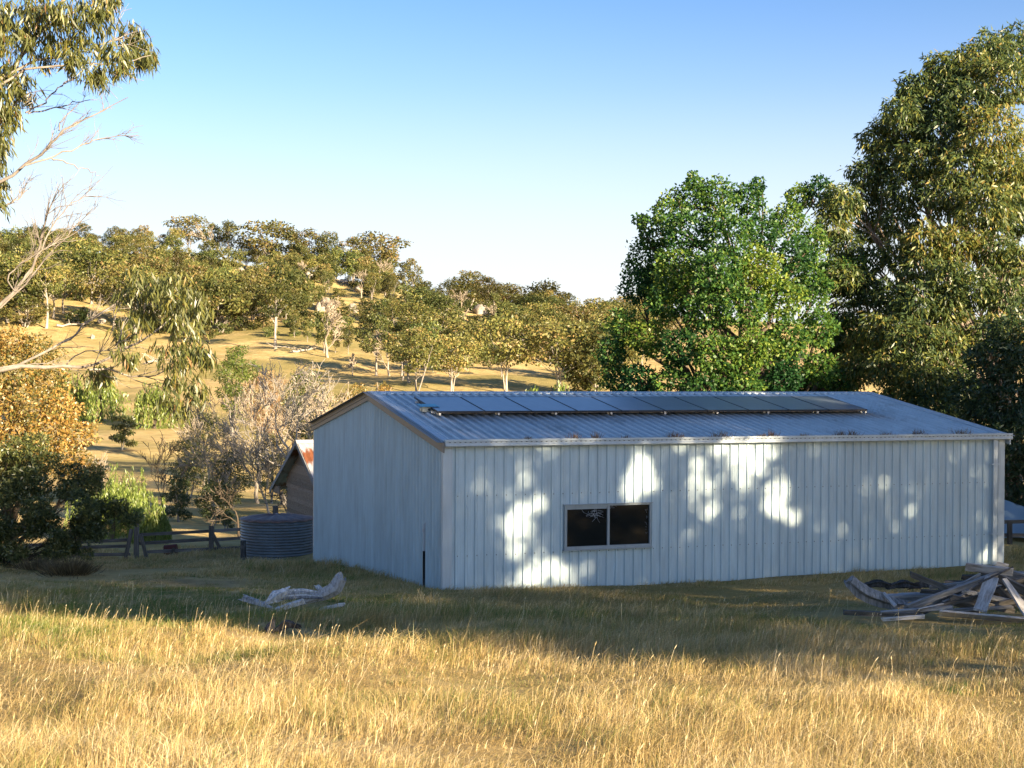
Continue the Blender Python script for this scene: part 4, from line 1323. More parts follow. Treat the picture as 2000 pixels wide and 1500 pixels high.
# ---- trees out of frame to the right whose shade lies over the shed and the grass
TS = np.array([math.sin(SUN_AZ), -math.cos(SUN_AZ)])
TN = np.array([math.cos(SUN_AZ), math.sin(SUN_AZ)])
patch = [(990, 1152, 26, 16), (1027, 1135, 28, 26), (1062, 1112, 26, 36), (1092, 1104, 22, 36), (1150, 1105, 22, 26), (1120, 1140, 20, 26), (1235, 958, 34, 48), (1262, 935, 32, 52), (1296, 880, 32, 16), (1250, 886, 26, 16),
         (1365, 905, 26, 38), (1400, 880, 24, 30), (1440, 893, 46, 44), (1480, 915, 26, 34), (1452, 950, 24, 24), (1512, 972, 42, 50), (1527, 1000, 30, 32), (1500, 880, 34, 18), (1598, 880, 18, 18), (1380, 1005, 26, 22), (1556, 1015, 18, 28),
         (1500, 1072, 15, 12), (1290, 1010, 12, 14), (1690, 955, 12, 12), (1726, 945, 16, 15), (1628, 1055, 14, 9), (1885, 1082, 24, 26), (1932, 1078, 28, 30), (1955, 1050, 14, 30), (1340, 866, 40, 14), (1450, 862, 70, 14)]
PW = [(on_wall(a, b), c / 108.0, d / 108.0) for a, b, c, d in patch]
tanE = math.tan(SUN_EL)
def keep(P):
    """True where a leaf does not lie in one of the sun gaps over the long wall"""
    d = P - O0
    n = E2
    k = (d @ n) / (S @ n)
    Q = d - k[:, None] * S
    s, z = Q @ E1, Q[:, 2]
    near = np.full(len(P), 9.0)
    for (ps, pz), rx, rz in PW:
        near = np.minimum(near, ((s - ps) / rx) ** 2 + ((z - pz) / rz) ** 2)
    # thin foliage in a gap, closing gradually towards its rim
    return RNG.uniform(size=len(P)) < np.clip((near - .25) / 1.0, .05, 1)
shade_spec = [(13.9, 9.5, 3.2, 11.0), (18.2, 12.0, 3.4, 12.2), (22.6, 9.0, 3.4, 12.0), (27.2, 11.5, 3.4, 12.4), (31.4, 9.0, 3.4, 12.0), (35.6, 11, 3.4, 12.2), (40, 8, 3.6, 11.5), (47, 8, 4.0, 13.0), (54, 9, 4.0, 13.5)]
for i, (c, tt, R, H) in enumerate(shade_spec):
    rng = np.random.default_rng(60 + i)
    xy = TN * c + TS * tt
    g0 = gz(*xy)
    cls = dome(rng, H, R, .16, 38, .9, (.32, .42), .5)
    wood, crown = tree_meshes(rng, H, cls, .12, 10, (.3, .2), fork=.3)
    P, O, I = clump_points(rng, cls, 470)
    low = P[:, 2] + g0 < 6.3                                   # airier lower crown, denser top
    P = P[~low | (rng.uniform(size=len(P)) < .17)]
    P = P[keep(P + np.array([xy[0], xy[1], g0]))]
    n = len(P)
    crown = leaf_mesh("leaves", P, unit(rng.normal(size=(n, 3))), .25 * rng.uniform(.7, 1.3, n), .19, np.clip(rng.normal(.4, .25, n), 0, 1), rng, .1)
    mb = MB(); mb.tube([(0, 0, -.2), (.1, 0, H * .3), (0, .1, H * .6)], [.2, .15, .06], 7)
    plant("gum_tree", "leafy gum standing outside the picture to the right, shading the shed", "tree", (xy[0], xy[1], g0), (mb.mesh("wood", True), crown), MAT['gum_bark'], MAT['big_gum_leaf'], "shade trees right of the picture")

# ---- left: the autumn-coloured tree, the dark bush and dry bush
rng = np.random.default_rng(15)
gx, gy = -14.2, 40.5
g0 = gz(gx, gy)
au = [cl(20, 670, 40, 45), cl(75, 690, 40, 45), cl(-40, 690, 40, 60), cl(25, 730, 39, 50), cl(95, 745, 39.5, 45), cl(-30, 770, 39, 60), cl(60, 790, 38.5, 50), cl(120, 800, 39, 42), cl(20, 840, 38.5, 55), cl(95, 850, 38.5, 50), cl(150, 850, 39, 40),
      cl(40, 900, 38, 55), cl(125, 900, 38.5, 45), cl(170, 920, 39, 35), cl(-60, 850, 39, 70), cl(-50, 930, 39, 70)]
tri_ = tree_meshes(rng, 6.3, au, .14, 1300, (.10, .05), fork=.1, stems=3, droop=.3, tint=(.42, .28), limb_r=.4)
plant("autumn_tree", "orange and olive leaved bushy tree at the left edge", "tree", (gx, gy, g0), tri_, MAT['dark_bark'], MAT['autumn_leaf'])
rng = np.random.default_rng(16)
gx, gy = -12.2, 35.5
g0 = gz(gx, gy)
db = [cl(10, 930, 35, 50), cl(70, 950, 35, 50), cl(130, 960, 35, 45), cl(185, 965, 35, 38), cl(225, 985, 35, 28), cl(30, 990, 34.5, 50), cl(95, 1005, 34.5, 45), cl(155, 1005, 34.5, 42), cl(205, 1010, 35, 35), cl(-40, 960, 35, 60), cl(-20, 1040, 34.5, 50), cl(60, 1040, 34.5, 40), cl(130, 1035, 34.7, 32), cl(245, 1010, 35, 20), cl(20, 1080, 34.5, 45), cl(85, 1075, 34.5, 38), cl(140, 1070, 34.6, 30), cl(185, 1050, 34.8, 28), cl(-30, 1085, 34.5, 45), cl(30, 890, 35, 40), cl(90, 905, 35, 40)]
db2 = []
for c_, r_ in db:
    for q in range(4):
        f_ = rng.uniform(.35, .75)
        db2.append((c_ + rng.normal(size=3) * np.array(r_) * .62, tuple(np.array(r_) * f_)))
db = db2
tri_ = tree_meshes(rng, 3.4, db, .035, 420, (.09, .034), fork=.02, stems=6, droop=.15, tint=(.42, .3), limb_r=.5, spray=3)
plant("dark_bush", "sprawling dark green bush with black twigs beside the fence", "bush", (gx, gy, g0), tri_, MAT['dark_bark'], MAT['bush_leaf'])
def tussock(px, py, Y, w_, h_, n, label, m, seed, name="dry_bush", cat="bush", tint=(.3, .25)):
    rng = np.random.default_rng(seed)
    p = at(px, py, Y)
    z = gz(p[0], p[1])
    P = np.stack([rng.normal(0, w_ * .25, n), rng.normal(0, w_ * .25, n), np.zeros(n)], 1)
    D = np.stack([P[:, 0] / w_ * 2.2 + rng.normal(0, .2, n), P[:, 1] / w_ * 2.2 + rng.normal(0, .2, n), np.ones(n)], 1)
    me = leaf_mesh(name, P, D, h_ * rng.uniform(.4, 1.15, n), .018, np.clip(rng.normal(tint[0], tint[1], n), 0, 1), rng, .2)
    return tag(obj(name, me, m, None, (p[0], p[1], z - .03)), label, cat)
TUS = leafmat("dry_bush_stems", [(0, (.09, .07, .035)), (.6, (.20, .16, .08)), (1, (.36, .28, .15))], .2, .02, .1)
tussock(135, 1125, 32.0, .8, .42, 900, "dark brown tussocky dry bush in front of the dark bush", TUS, 81)
tussock(75, 1112, 33.0, .8, .40, 700, "low brown dry bush at the left foot of the dark bush", TUS, 82)

# ---- willows
def willow(px, Y, top, w_, label, seed, n=5200, m='willow_leaf', leaf=(.16, .03), name="willow", group=None):
    rng = np.random.default_rng(seed)
    x = (px - 1000) / F_PX * Y
    g0 = gz(x, Y)
    H = at(px, top, Y)[2] - g0
    R = w_ / 2 / F_PX * Y
    ns = 170
    P, D = [], []
    for i in range(ns):
        ph = rng.uniform(0, 6.283)
        rr = R * math.sqrt(rng.uniform(.03, 1)) * (1 + .28 * math.sin(ph * 3 + seed) + .15 * math.sin(ph * 7 + seed * 2))
        z0 = H * (1 - .42 * min(1, (rr / R) ** 2)) * (1 - .16 * (.5 + .5 * math.sin(ph * 5 + seed * 1.7))) * rng.uniform(.74, 1.02)
        ln = min(z0 - .15, H * rng.uniform(.25, .8))
        k = n // ns
        t = rng.uniform(0, 1, k)
        out = 1 + .10 * t
        P.append(np.stack([rr * math.cos(ph) * out + rng.normal(0, .05 * R / 2, k), rr * math.sin(ph) * out + rng.normal(0, .05 * R / 2, k), z0 - ln * t], 1))
        D.append(np.stack([rng.normal(0, .3, k), rng.normal(0, .3, k), -np.ones(k)], 1))
    P, D = np.concatenate(P), np.concatenate(D)
    nn = len(P)
    crown = leaf_mesh("leaves", P, D, leaf[0] * rng.uniform(.6, 1.5, nn), leaf[1], np.clip(rng.normal(.5, .28, nn), 0, 1), rng, .1)
    mb = MB()
    mb.tube([(0, 0, -.3), (.05 * H, 0, H * .3), (0, 0, H * .55)], [.045 * H, .03 * H, .012 * H], 6)
    for k in range(6):
        a = k * 1.05
        limb(mb, (0.04 * H, 0, H * .3), (R * .6 * math.cos(a), R * .6 * math.sin(a), H * .8), .018 * H, .005 * H, rng)
    return plant(name, label, "tree", (x, Y, g0), (mb.mesh("wood", True), crown), MAT['dark_bark'], MAT[m], group)
willow(215, 54, 895, 130, "large lime green weeping willow beyond the fence", 91, 9000)
willow(262, 56, 900, 90, "lime green willow crown just right of the largest one", 96, 6000)
willow(303, 50, 978, 62, "small weeping willow hanging over the fence rails", 92, 3600)
willow(135, 195, 705, 75, "bright green willow at the field edge left of the pair", 93, 2600, leaf=(.5, .16))
willow(195, 192, 712, 85, "bright green willow in the middle of the field edge", 94, 2600, leaf=(.5, .16))
willow(302, 185, 728, 85, "bright green willow right of the pair by the field", 95, 2600, leaf=(.5, .16))
willow(1095, 150, 722, 60, "lime green round tree showing just above the roof ridge", 97, 2600, leaf=(.4, .2))
willow(1040, 150, 738, 54, "low lime bush above the ridge left of the round one", 98, 2000, leaf=(.4, .2))
willow(1003, 155, 752, 30, "smallest lime bush above the ridge beside white trunks", 99, 1500, leaf=(.4, .2))
willow(1160, 150, 755, 50, "low lime bush above the ridge beside the green oak", 100, 1800, leaf=(.4, .2))

# ---- bare and olive trees in the hollow
def bare(px, base, top, Y, label, seed, r=None, spread=.55, lev=4, up=.35, m='twig', minr=.014, kids=(3, 4), group=None, name="bare_tree"):
    rng = np.random.default_rng(seed)
    x = (px - 1000) / F_PX * Y
    g0 = gz(x, Y)
    H = at(px, top, Y)[2] - g0
    me = bare_mesh(rng, H, r or H * .022, spread, lev, up, kids, .35, minr)
    zmax = max(v.co.z for v in me.vertices)
    root = thing(name, label, "tree", (x, Y, g0), group)
    root.scale = (H / zmax,) * 3
    obj("trunk", me, MAT[m], root)
    return root
bare(556, 985, 700, 82, "big bare tree with thick pale limbs left of the hut", 111, .22, .6, 5, .3, 'pale_bark', .016, (3, 4))
bare(505, 985, 730, 86, "pinkish bare twiggy tree left of the thick limbed one", 112, .13, .55, 5, .35, 'twig', .016)
bare(610, 985, 745, 92, "bare twiggy tree right of the thick limbed one", 113, .13, .6, 5, .3, 'twig', .016)
bare(455, 985, 770, 80, "low bare grey tree at the left of the bare cluster", 114, .10, .6, 5, .3, 'twig', .014)
bare(665, 985, 745, 100, "bare reddish tree just above the shed's left eave", 115, .12, .6, 5, .3, 'twig', .017)
bare(530, 985, 760, 74, "slender bare tree in front of the thick limbed one", 140, .08, .55, 5, .35, 'twig', .013)
bare(420, 985, 800, 76, "leftmost of the bare grey trees, beside the airy olive wattle", 141, .08, .6, 5, .3, 'twig', .013)
bare(590, 985, 790, 70, "bare tree with many fine twigs above the hut's left eave", 142, .08, .55, 5, .3, 'twig', .012)
bare(640, 985, 720, 108, "tall bare twiggy tree over the shed's left barge", 143, .12, .55, 5, .35, 'twig', .016)
bare(311, 965, 838, 70, "lone thin leafless sapling on the sunlit field", 116, .06, .5, 4, .3, 'dark_bark', .012)
bare(205, 985, 880, 66, "cluster of bare pale stems above the willow", 117, .05, .5, 4, .4, 'twig', .012)
bare(575, 960, 870, 60, "crooked dead tree reaching left from behind the hut", 118, .12, .8, 4, -.1, 'dark_bark', .012)
bare(470, 1010, 930, 58, "dark bare shrub right of the small willow", 119, .05, .8, 4, .1, 'dark_bark', .01)
def leafy(px, Y, top, w_, label, seed, leafm='shrub_leaf', bark='gum_bark', base=.3, n=14, leaf=(.14, .05), per=260, name="wattle_tree", cat="tree", flat=.7, stems=2, tint=(.5, .28), droop=.3, group=None):
    rng = np.random.default_rng(seed)
    x = (px - 1000) / F_PX * Y
    g0 = gz(x, Y)
    H = at(px, top, Y)[2] - g0
    R = w_ / 2 / F_PX * Y
    cls = dome(rng, H, R, base, n, flat, (.34, .5), .3)
    t_ = tree_meshes(rng, H, cls, max(.05, H * .018), per, leaf, fork=.2, stems=stems, droop=droop, tint=tint)
    return plant(name, label, cat, (x, Y, g0), t_, MAT[bark], MAT[leafm], group)
leafy(400, 84, 800, 120, "olive wattle with airy crown at the left of the bare cluster", 121, n=18, per=330, base=.1)
leafy(365, 88, 850, 80, "smaller olive wattle beside the sunlit field", 122, n=14, base=.1)
leafy(450, 78, 880, 90, "olive wattle low under the bare grey tree", 123, n=14, base=.05)
leafy(530, 88, 850, 80, "olive green shrub among the trunks of the bare cluster", 124, n=12, base=.05)
leafy(462, 135, 672, 84, "round yellow green gum crown above the bare trees", 125, 'willow_leaf', n=18, base=.35, leaf=(.25, .1), tint=(.15, .2), name="gum_tree")
leafy(600, 110, 720, 110, "olive gum with wide crown behind the bare cluster", 126, n=18, base=.3, leaf=(.22, .08), name="gum_tree")
leafy(520, 120, 720, 90, "brown tinted gum behind the pinkish bare tree", 127, 'brown_leaf', n=16, base=.3, leaf=(.22, .07), name="gum_tree")
leafy(690, 105, 745, 80, "rusty brown shrub above the shed's left roof slope", 128, 'autumn_leaf', n=14, base=.05, leaf=(.2, .08), tint=(.35, .2), name="rusty_shrub", cat="shrub")
leafy(640, 98, 795, 70, "green shrub tucked against the shed's left eave", 129, n=12, base=.05, tint=(.6, .2))
leafy(745, 120, 738, 70, "orange brown shrub above the peak of the shed", 130, 'autumn_leaf', n=12, base=.05, leaf=(.22, .09), tint=(.35, .2), name="rusty_shrub", cat="shrub")
leafy(585, 80, 880, 60, "yellow green shrub behind the hut's ridge", 131, n=10, base=.05, tint=(.8, .2))
leafy(420, 66, 940, 70, "dark olive shrub on the near bank of the hollow", 132, n=10, base=.02, tint=(.3, .2))
leafy(350, 68, 930, 60, "dark green shrub beside the thin sapling", 133, n=10, base=.02, tint=(.25, .2))
leafy(240, 150, 805, 60, "low dark green weedy patch on the sunlit field", 134, n=8, base=.0, leaf=(.3, .12), name="field_shrub", cat="shrub", flat=.3)
leafy(445, 62, 1000, 24, "small green weed clump beside the water tank", 135, n=6, base=0, leaf=(.09, .04), per=90, name="weed_clump", cat="weeds", tint=(.5, .2))

# ---- granite boulders
def boulder_mesh(seed):
    rng = np.random.default_rng(seed)
    import bmesh
    bm = bmesh.new()
    bmesh.ops.create_icosphere(bm, subdivisions=3, radius=1)
    ph = rng.uniform(0, 6, 9)
    for v in bm.verts:
        c = v.co.copy()
        k = 1 - .22 * abs(math.sin(c.x * 2.1 + ph[5] + c.z)) - .16 * abs(math.sin(c.y * 2.7 + c.z * 1.5 + ph[6])) - .10 * abs(math.sin(c.z * 4.6 + c.x + ph[7])) + .16 * math.sin(c.x * 2.6 + ph[0]) * math.sin(c.y * 2.9 + ph[1]) + .12 * math.sin(c.z * 3.7 + ph[2] + c.x * 2) + .05 * math.sin(c.x * 9 + ph[3]) * math.sin(c.y * 8 + ph[4])
        v.co = c * k
    me = bpy.data.meshes.new("boulder")
    bm.to_mesh(me); bm.free()
    me.polygons.foreach_set("use_smooth", np.ones(len(me.polygons), bool))
    me.materials.append(MAT['rock'])
    return me
BM = [boulder_mesh(i) for i in range(5)]
rocks = [(437, 478, 26, 24, "large rounded granite boulder among the trees on the hilltop"), (403, 478, 10, 16, "upright granite slab left of the large hilltop boulder"), (483, 500, 12, 12, "pale granite block right of the hilltop boulder"), (468, 530, 14, 11, "granite boulder below the hilltop boulders"),
         (600, 540, 14, 13, "granite block in the middle of the rocky slope"), (640, 595, 16, 26, "tall pale granite outcrop standing on the slope"), (625, 600, 12, 16, "granite shoulder left of the tall outcrop"), (690, 602, 12, 12, "squat granite block right of the tall outcrop"), (670, 550, 16, 7, "flat granite ledge above the tall outcrop"),
         (858, 607, 13, 10, "dark boulder, the left of two on the golden right slope"), (893, 615, 15, 11, "dark boulder, the right of two on the golden right slope"), (940, 603, 20, 15, "pink granite boulder at the right foot of the hill"), (905, 590, 10, 7, "small granite boulder above the two dark ones"),
         (730, 525, 9, 7, "small granite rock under the crest trees"), (520, 560, 11, 9, "granite rock above the spreading paddock gum"), (560, 575, 9, 8, "small granite rock on the slope's left"), (180, 657, 5, 7, "pale stump like rock on the paddock"), (320, 612, 17, 14, "blue grey granite boulder under the tree belt"), (197, 628, 12, 8, "pale granite boulder at the paddock's back edge"),
         (700, 565, 14, 8, "low granite slab right of the ledge"), (545, 520, 12, 8, "granite slab under the hilltop trees"), (380, 505, 10, 9, "granite rock left below the hilltop")]
ROCKS = []
for i, (px, py, rx, rz, lb) in enumerate(rocks):
    g = ground_px(px, py + rz * .6, 60)
    k = g[1] / F_PX
    ROCKS.append((px, py, rx, rz, g[1]))
    o = obj("boulder", BM[i % 5], None, None, (g[0], g[1] + rx * k * .3, g[2] + rz * k * .18))
    o.scale = (rx * k * 1.25, rx * k * 1.1, rz * k * 1.35)
    o.rotation_euler = (0, 0, i * 1.3)
    tag(o, lb, "boulder")
# ---- gum prototypes for the hills
def hill_proto(seed, H, R, base, n, flat, per, leaf, bark, leafm, stems=1, tint=(.45, .25), rs=(.28, .42), name="hill_gum"):
    rng = np.random.default_rng(seed)
    cls = dome(rng, H, R, base, n, flat, rs, .2)
    return tree_meshes(rng, H, cls, H * .018, per, leaf, fork=base * .8, stems=stems, droop=.3, tint=tint, sides=5)
PROT = [hill_proto(201, 12, 4.6, .38, 15, .55, 150, (.46, .27), 'gum_bark', 'hill_leaf'),
        hill_proto(202, 13, 3.8, .30, 16, .7, 150, (.5, .3), 'gum_bark', 'hill_leaf', 2),
        hill_proto(203, 14, 3.6, .45, 13, .55, 150, (.48, .28), 'pale_bark', 'hill_leaf', 1, (.5, .25), (.3, .46)),
        hill_proto(204, 9, 4.2, .12, 16, .8, 150, (.5, .3), 'gum_bark', 'hill_leaf', 2, (.35, .25)),
        hill_proto(205, 11, 5.2, .35, 17, .5, 150, (.5, .3), 'gum_bark', 'hill_leaf', 3, (.55, .25)),
        hill_proto(206, 10, 3.0, .2, 13, .9, 150, (.5, .3), 'gum_bark', 'hill_leaf', 1, (.4, .25)),
        hill_proto(207, 4, 2.6, .02, 9, .7, 80, (.5, .3), 'dark_bark', 'hill_leaf', 2, (.35, .25))]
BASEH = [12, 13, 14, 9, 11, 10, 4]
BRK = ['gum_bark', 'gum_bark', 'pale_bark', 'gum_bark', 'pale_bark', 'gum_bark', 'dark_bark']
ROOT = [None] * 7
count = [0]
LOOK = ["with a rounded open crown", "with twin stems", "with a tall pale trunk", "with low dense foliage", "with several stems and a wide crown", "with a narrow upright crown", "close to the ground"]
def hilltree(kind, x, y, H, label, group, wide=1.0):
    if group:
        label = label + " " + LOOK[kind]
    rz = random.uniform(0, 6.28)
    k = H / BASEH[kind]
    sc = (k * wide, k * wide, k)
    p = (x, y, gz(x, y) - .1)
    cat = "shrub" if kind == 6 else "tree"
    if ROOT[kind] is None:
        r = plant("hill_shrub" if kind == 6 else "hill_gum", label, cat, p, PROT[kind], MAT[BRK[kind]], MAT['hill_leaf'], group, rz)
        r.scale = sc
        ROOT[kind] = r
    else:
        r = dup(ROOT[kind], p, rz, sc, label, group)
    if group is None and 'group' in r:
        del r['group']
    count[0] += 1
    return r
def at_px(kind, px, base, top, label, group=None, wide=1.0):
    g = ground_px(px, base, 60)
    H = (base - top) / F_PX * g[1]
    return hilltree(kind, g[0], g[1], H, label, group, wide)
# trees one can pick out
at_px(2, 538, 680, 552, "tall straight gum with a bare lower trunk alone on the golden paddock", None, 1.15)
at_px(0, 735, 735, 612, "wide gum with forked pale trunk at the right side of the paddock")
at_px(4, 985, 770, 618, "tall gum with three white trunks above the roof ridge", None, .95)
at_px(4, 1095, 772, 628, "wide spreading gum right of the white trunks above the ridge", None, 1.3)
at_px(4, 885, 770, 655, "golden gum left of the white trunks above the ridge", None, 1.1)
at_px(1, 815, 770, 640, "golden gum above the left part of the solar panels", None, 1.1)
at_px(3, 905, 705, 625, "dark dense gum behind the golden ones", None, 1.5)
at_px(3, 1160, 775, 640, "brown gum partly hidden by the green oak", None, 1.0)
at_px(5, 985, 640, 588, "small round dark gum on the middle skyline")
at_px(0, 880, 585, 532, "lone gum at the right end of the hill crest")
at_px(0, 842, 580, 508, "wide gum second from the right end of the hill crest", None, 1.2)
at_px(1, 800, 588, 505, "gum third from the right end of the hill crest")
at_px(3, 1040, 640, 575, "dark squat gum on the middle skyline beside the bare white tree", None, 1.3)
at_px(0, 1075, 640, 578, "gum between the dark squat one and the bare white tree", None, 1.0)
at_px(0, 470, 640, 560, "spreading gum at the upper edge of the paddock", None, 1.5)
at_px(3, 430, 650, 545, "dense olive gum at the paddock's upper left edge", None, 1.3)
at_px(3, 50, 640, 578, "rounded yellow green gum at left edge of the paddock", None, 1.6)
for i, (px, b, t, lb) in enumerate(((600, 668, 625, "small sapling left of the three saplings on the paddock"), (632, 690, 610, "thin sapling in the middle of the paddock"), (655, 688, 640, "bushy sapling in the paddock's middle"), (680, 690, 635, "sapling at the right of the paddock row"), (575, 660, 612, "thin dark sapling just right of the tall straight gum"))):
    at_px(5, px, b, t, lb, None, .7)
# skyline crowns on the hill
for i, (px, t, wd) in enumerate(((20, 466, 1.2), (90, 470, 1.1), (160, 434, 1.0), (205, 455, .9), (265, 446, 1.1), (318, 460, 1.0), (370, 421, 1.2), (415, 436, .8), (445, 430, .8), (520, 431, 1.3), (570, 447, .8), (602, 446, 1.2), (640, 452, .9), (690, 462, 1.0), (735, 455, 1.2), (755, 490, .9))):
    Y = 505 + (i * 37 % 40)
    x = (px - 1000) / F_PX * Y
    H = at(px, t, Y)[2] - gz(x, Y)
    hilltree([0, 4, 0, 2, 1, 0, 4, 0][i % 8], x, Y, max(H, 7), "gum on the crest of the hill", "skyline gums on the hill crest", wd)
# the wood on the hill, the belt below it and the far ridge
def scatter(n, xr, yr, hr, kinds, label, group, mask=None, mind=4.0, wide=(.9, 1.3)):
    pts, tries = [], 0
    while len(pts) < n and tries < n * 60:
        tries += 1
        px, Y = random.uniform(*xr), random.uniform(*yr)
        x = (px - 1000) / F_PX * Y
        if mask and not mask(px, Y):
            continue
        pyb = 727 + (CAMZ - gz(x, Y)) / Y * F_PX
        hp, wp = hr[1] / Y * F_PX, 4.5 / Y * F_PX
        if any(((sx >= 14 and Y < ry + 3) or (sx > 11 and ry - 45 < Y < ry + 3)) and abs(px - rx0) < wp * .7 and pyb - hp < ry0 < pyb for rx0, ry0, sx, sz, ry in ROCKS):
            continue
        if any((x - a) ** 2 + (Y - b) ** 2 < mind ** 2 for a, b in pts):
            continue
        pts.append((x, Y))
        hilltree(random.choice(kinds), x, Y, random.uniform(*hr), label, group, random.uniform(*wide))
scatter(165, (-160, 770), (415, 530), (7, 12), [0, 1, 2, 3, 4, 5, 0, 1], "olive gum in the hill's wood", "gums in the wood on the hill", lambda px, Y: not (500 < px < 760 and Y < 430 + (px - 500) * .05 and random.random() < .75))
scatter(34, (-170, 410), (338, 400), (12, 17), [2, 2, 1, 0, 4], "straight gum in the belt behind the paddock", "gums in the belt behind the paddock", None, 5)
scatter(16, (330, 560), (352, 410), (9, 14), [0, 3, 4, 1], "olive gum on the slope above the paddock", "gums on the slope above the paddock", None, 6)
scatter(150, (100, 930), (340, 500), (1.6, 4.5), [6], "low olive shrub on the golden rocky slope", "shrubs on the rocky slope", None, 5)
scatter(22, (560, 880), (380, 500), (6, 9.5), [0, 3, 1, 5], "scattered gum right of the hilltop", "gums on the right slope", None, 8)
scatter(38, (800, 1260), (330, 480), (9, 13), [0, 1, 3, 4], "olive gum in the gully above the roof ridge", "gums in the gully", None, 7)
scatter(44, (900, 1290), (500, 1000), (10, 15), [0, 1, 3, 3, 4], "greyish gum on the far low ridge", "gums on the far ridge", None, 9, (1.0, 1.6))
scatter(8, (1230, 2200), (180, 420), (9, 14), [0, 1, 3, 4], "gum glimpsed behind the big right trees", "gums behind the right trees", None, 12)
scatter(12, (760, 1180), (255, 310), (5, 10), [3, 0, 6], "golden scrub just above the roof ridge", "scrub above the ridge", None, 8)
# bare white trees on the hills
for i, (px, b, t, lb) in enumerate(((1130, 645, 598, "bare white dead gum on the middle skyline"), (445, 520, 432, "bare grey tree by the boulders on the hilltop"), (690, 735, 690, "leafless brown tree right of the paddock saplings"), (640, 700, 600, "leafless grey tree on the paddock"), (760, 735, 640, "bare forked tree beside the wide paddock gum"), (960, 650, 590, "bare pale tree in the gully"))):
    g = ground_px(px, b, 60)
    rng = np.random.default_rng(300 + i)
    H = (b - t) / F_PX * g[1]
    me = bare_mesh(rng, H, H * .03, .6, 4, .3, (3, 4), .3, .06)
    zx = max(v.co.z for v in me.vertices)
    r = thing("dead_tree", lb, "tree", tuple(g))
    r.scale = (H / zx,) * 3
    obj("trunk", me, MAT['twig' if i else 'pale_bark'], r)
    DEADSC = r.scale[0]

for i in range(12):                                        # grey dead trees standing among the live ones
    px, Y = random.uniform(120, 900), random.uniform(360, 480)
    x = (px - 1000) / F_PX * Y
    r = dup(r, (x, Y, gz(x, Y)), random.uniform(0, 6.28), random.uniform(.7, 1.3) * DEADSC, "leafless grey tree standing among the hill gums", "dead trees among the hill gums")
# fallen dead branches on the paddock
for i, (x0, y0, x1, y1, lb) in enumerate(((110, 640, 190, 632, "long fallen dead limb below the tree belt"), (285, 712, 335, 700, "bleached fallen limb on the paddock"), (570, 690, 620, 682, "fallen grey brushwood beside the tall straight gum"), (305, 620, 345, 605, "white fallen branches by the blue grey boulder"))):
    a, b = ground_px(x0, y0, 60), ground_px(x1, y1, 60)
    b[1] = a[1] + np.clip(b[1] - a[1], -8, 8)
    b = np.array([b[0], b[1], gz(b[0], b[1])])
    mb = MB()
    rng = np.random.default_rng(400 + i)
    limb(mb, a + [0, 0, .4], b + [0, 0, .5], .3, .12, rng, .05)
    for k in range(7):
        q = a + (b - a) * rng.uniform(.2, .95) + [0, 0, .4]
        limb(mb, q, q + np.array([rng.normal() * 1.8, rng.normal(), rng.uniform(.3, 1.6)]), .12, .05, rng, .1, 4, 4)
    tag(obj("fallen_limb", mb.mesh("fallen_limb", True), MAT['pale_bark']), lb, "fallen limb")

# ================================================================== the near gum at the left edge
rng = np.random.default_rng(77)
bx, by = -7.4, 14.6
gum0 = np.array([bx, by, gz(bx, by)])
gum = thing("gum_tree", "near gum reaching in from the left edge with hanging leaves and dead limbs", "tree", tuple(gum0))
def poly(pts, Y, dY=0.0):
    n = len(pts)
    return [at(p[0], p[1], Y + dY * i / max(1, n - 1)) - gum0 for i, p in enumerate(pts)]
def smooth_pts(P, n=14):
    P = np.array(P)
    t = np.linspace(0, 1, len(P)); tt = np.linspace(0, 1, n)
    Q = np.stack([np.interp(tt, t, P[:, k]) for k in range(3)], 1)
    for _ in range(2):
        Q[1:-1] = .25 * Q[:-2] + .5 * Q[1:-1] + .25 * Q[2:]
    return Q
trunk = MB()
tpts = [(0, 0, -.3), (.1, 0, 1.5), (-.05, .1, 3.0), (.15, .1, 4.6), (.25, 0, 6.5), (.5, .1, 8.2), (.9, .2, 10)]
trunk.tube(smooth_pts(tpts), list(np.linspace(.30, .07, 14)), 9, False)
obj("trunk", trunk.mesh("trunk", True), MAT['gum_bark'], gum)
live, dead = MB(), MB()
def br(mb, pts, r0, r1, Y=14.2, dY=0.3, root=True):
    P = poly(pts, Y, dY)
    Q = smooth_pts(P, 16)
    Q[1:-1] += rng.normal(size=(14, 3)) * .008
    mb.tube(Q, list(np.linspace(r0, r1, 16)), 6, False)
    return Q
def twigs(mb, Q, n, L, r, spread=.6, lev=1, start=.3, bias=(0, 0, .2)):
    for i in range(n):
        k = int(rng.uniform(start, 1) * (len(Q) - 2))
        d = unit(Q[k + 1] - Q[k])
        d = unit(d + unit(rng.normal(size=3)) * np.array([1, .6, 1]) * spread + np.array(bias))
        l = L * rng.uniform(.5, 1.2)
        pts = [Q[k]]
        for j in range(4):
            d = unit(d + rng.normal(size=3) * .18)
            pts.append(pts[-1] + d * l / 4)
        mb.tube(pts, list(np.linspace(r, r * .4, 5)), 4, False)
        if lev > 0:
            twigs(mb, np.array(pts), 3, L * .5, r * .55, spread, lev - 1, .3, bias)
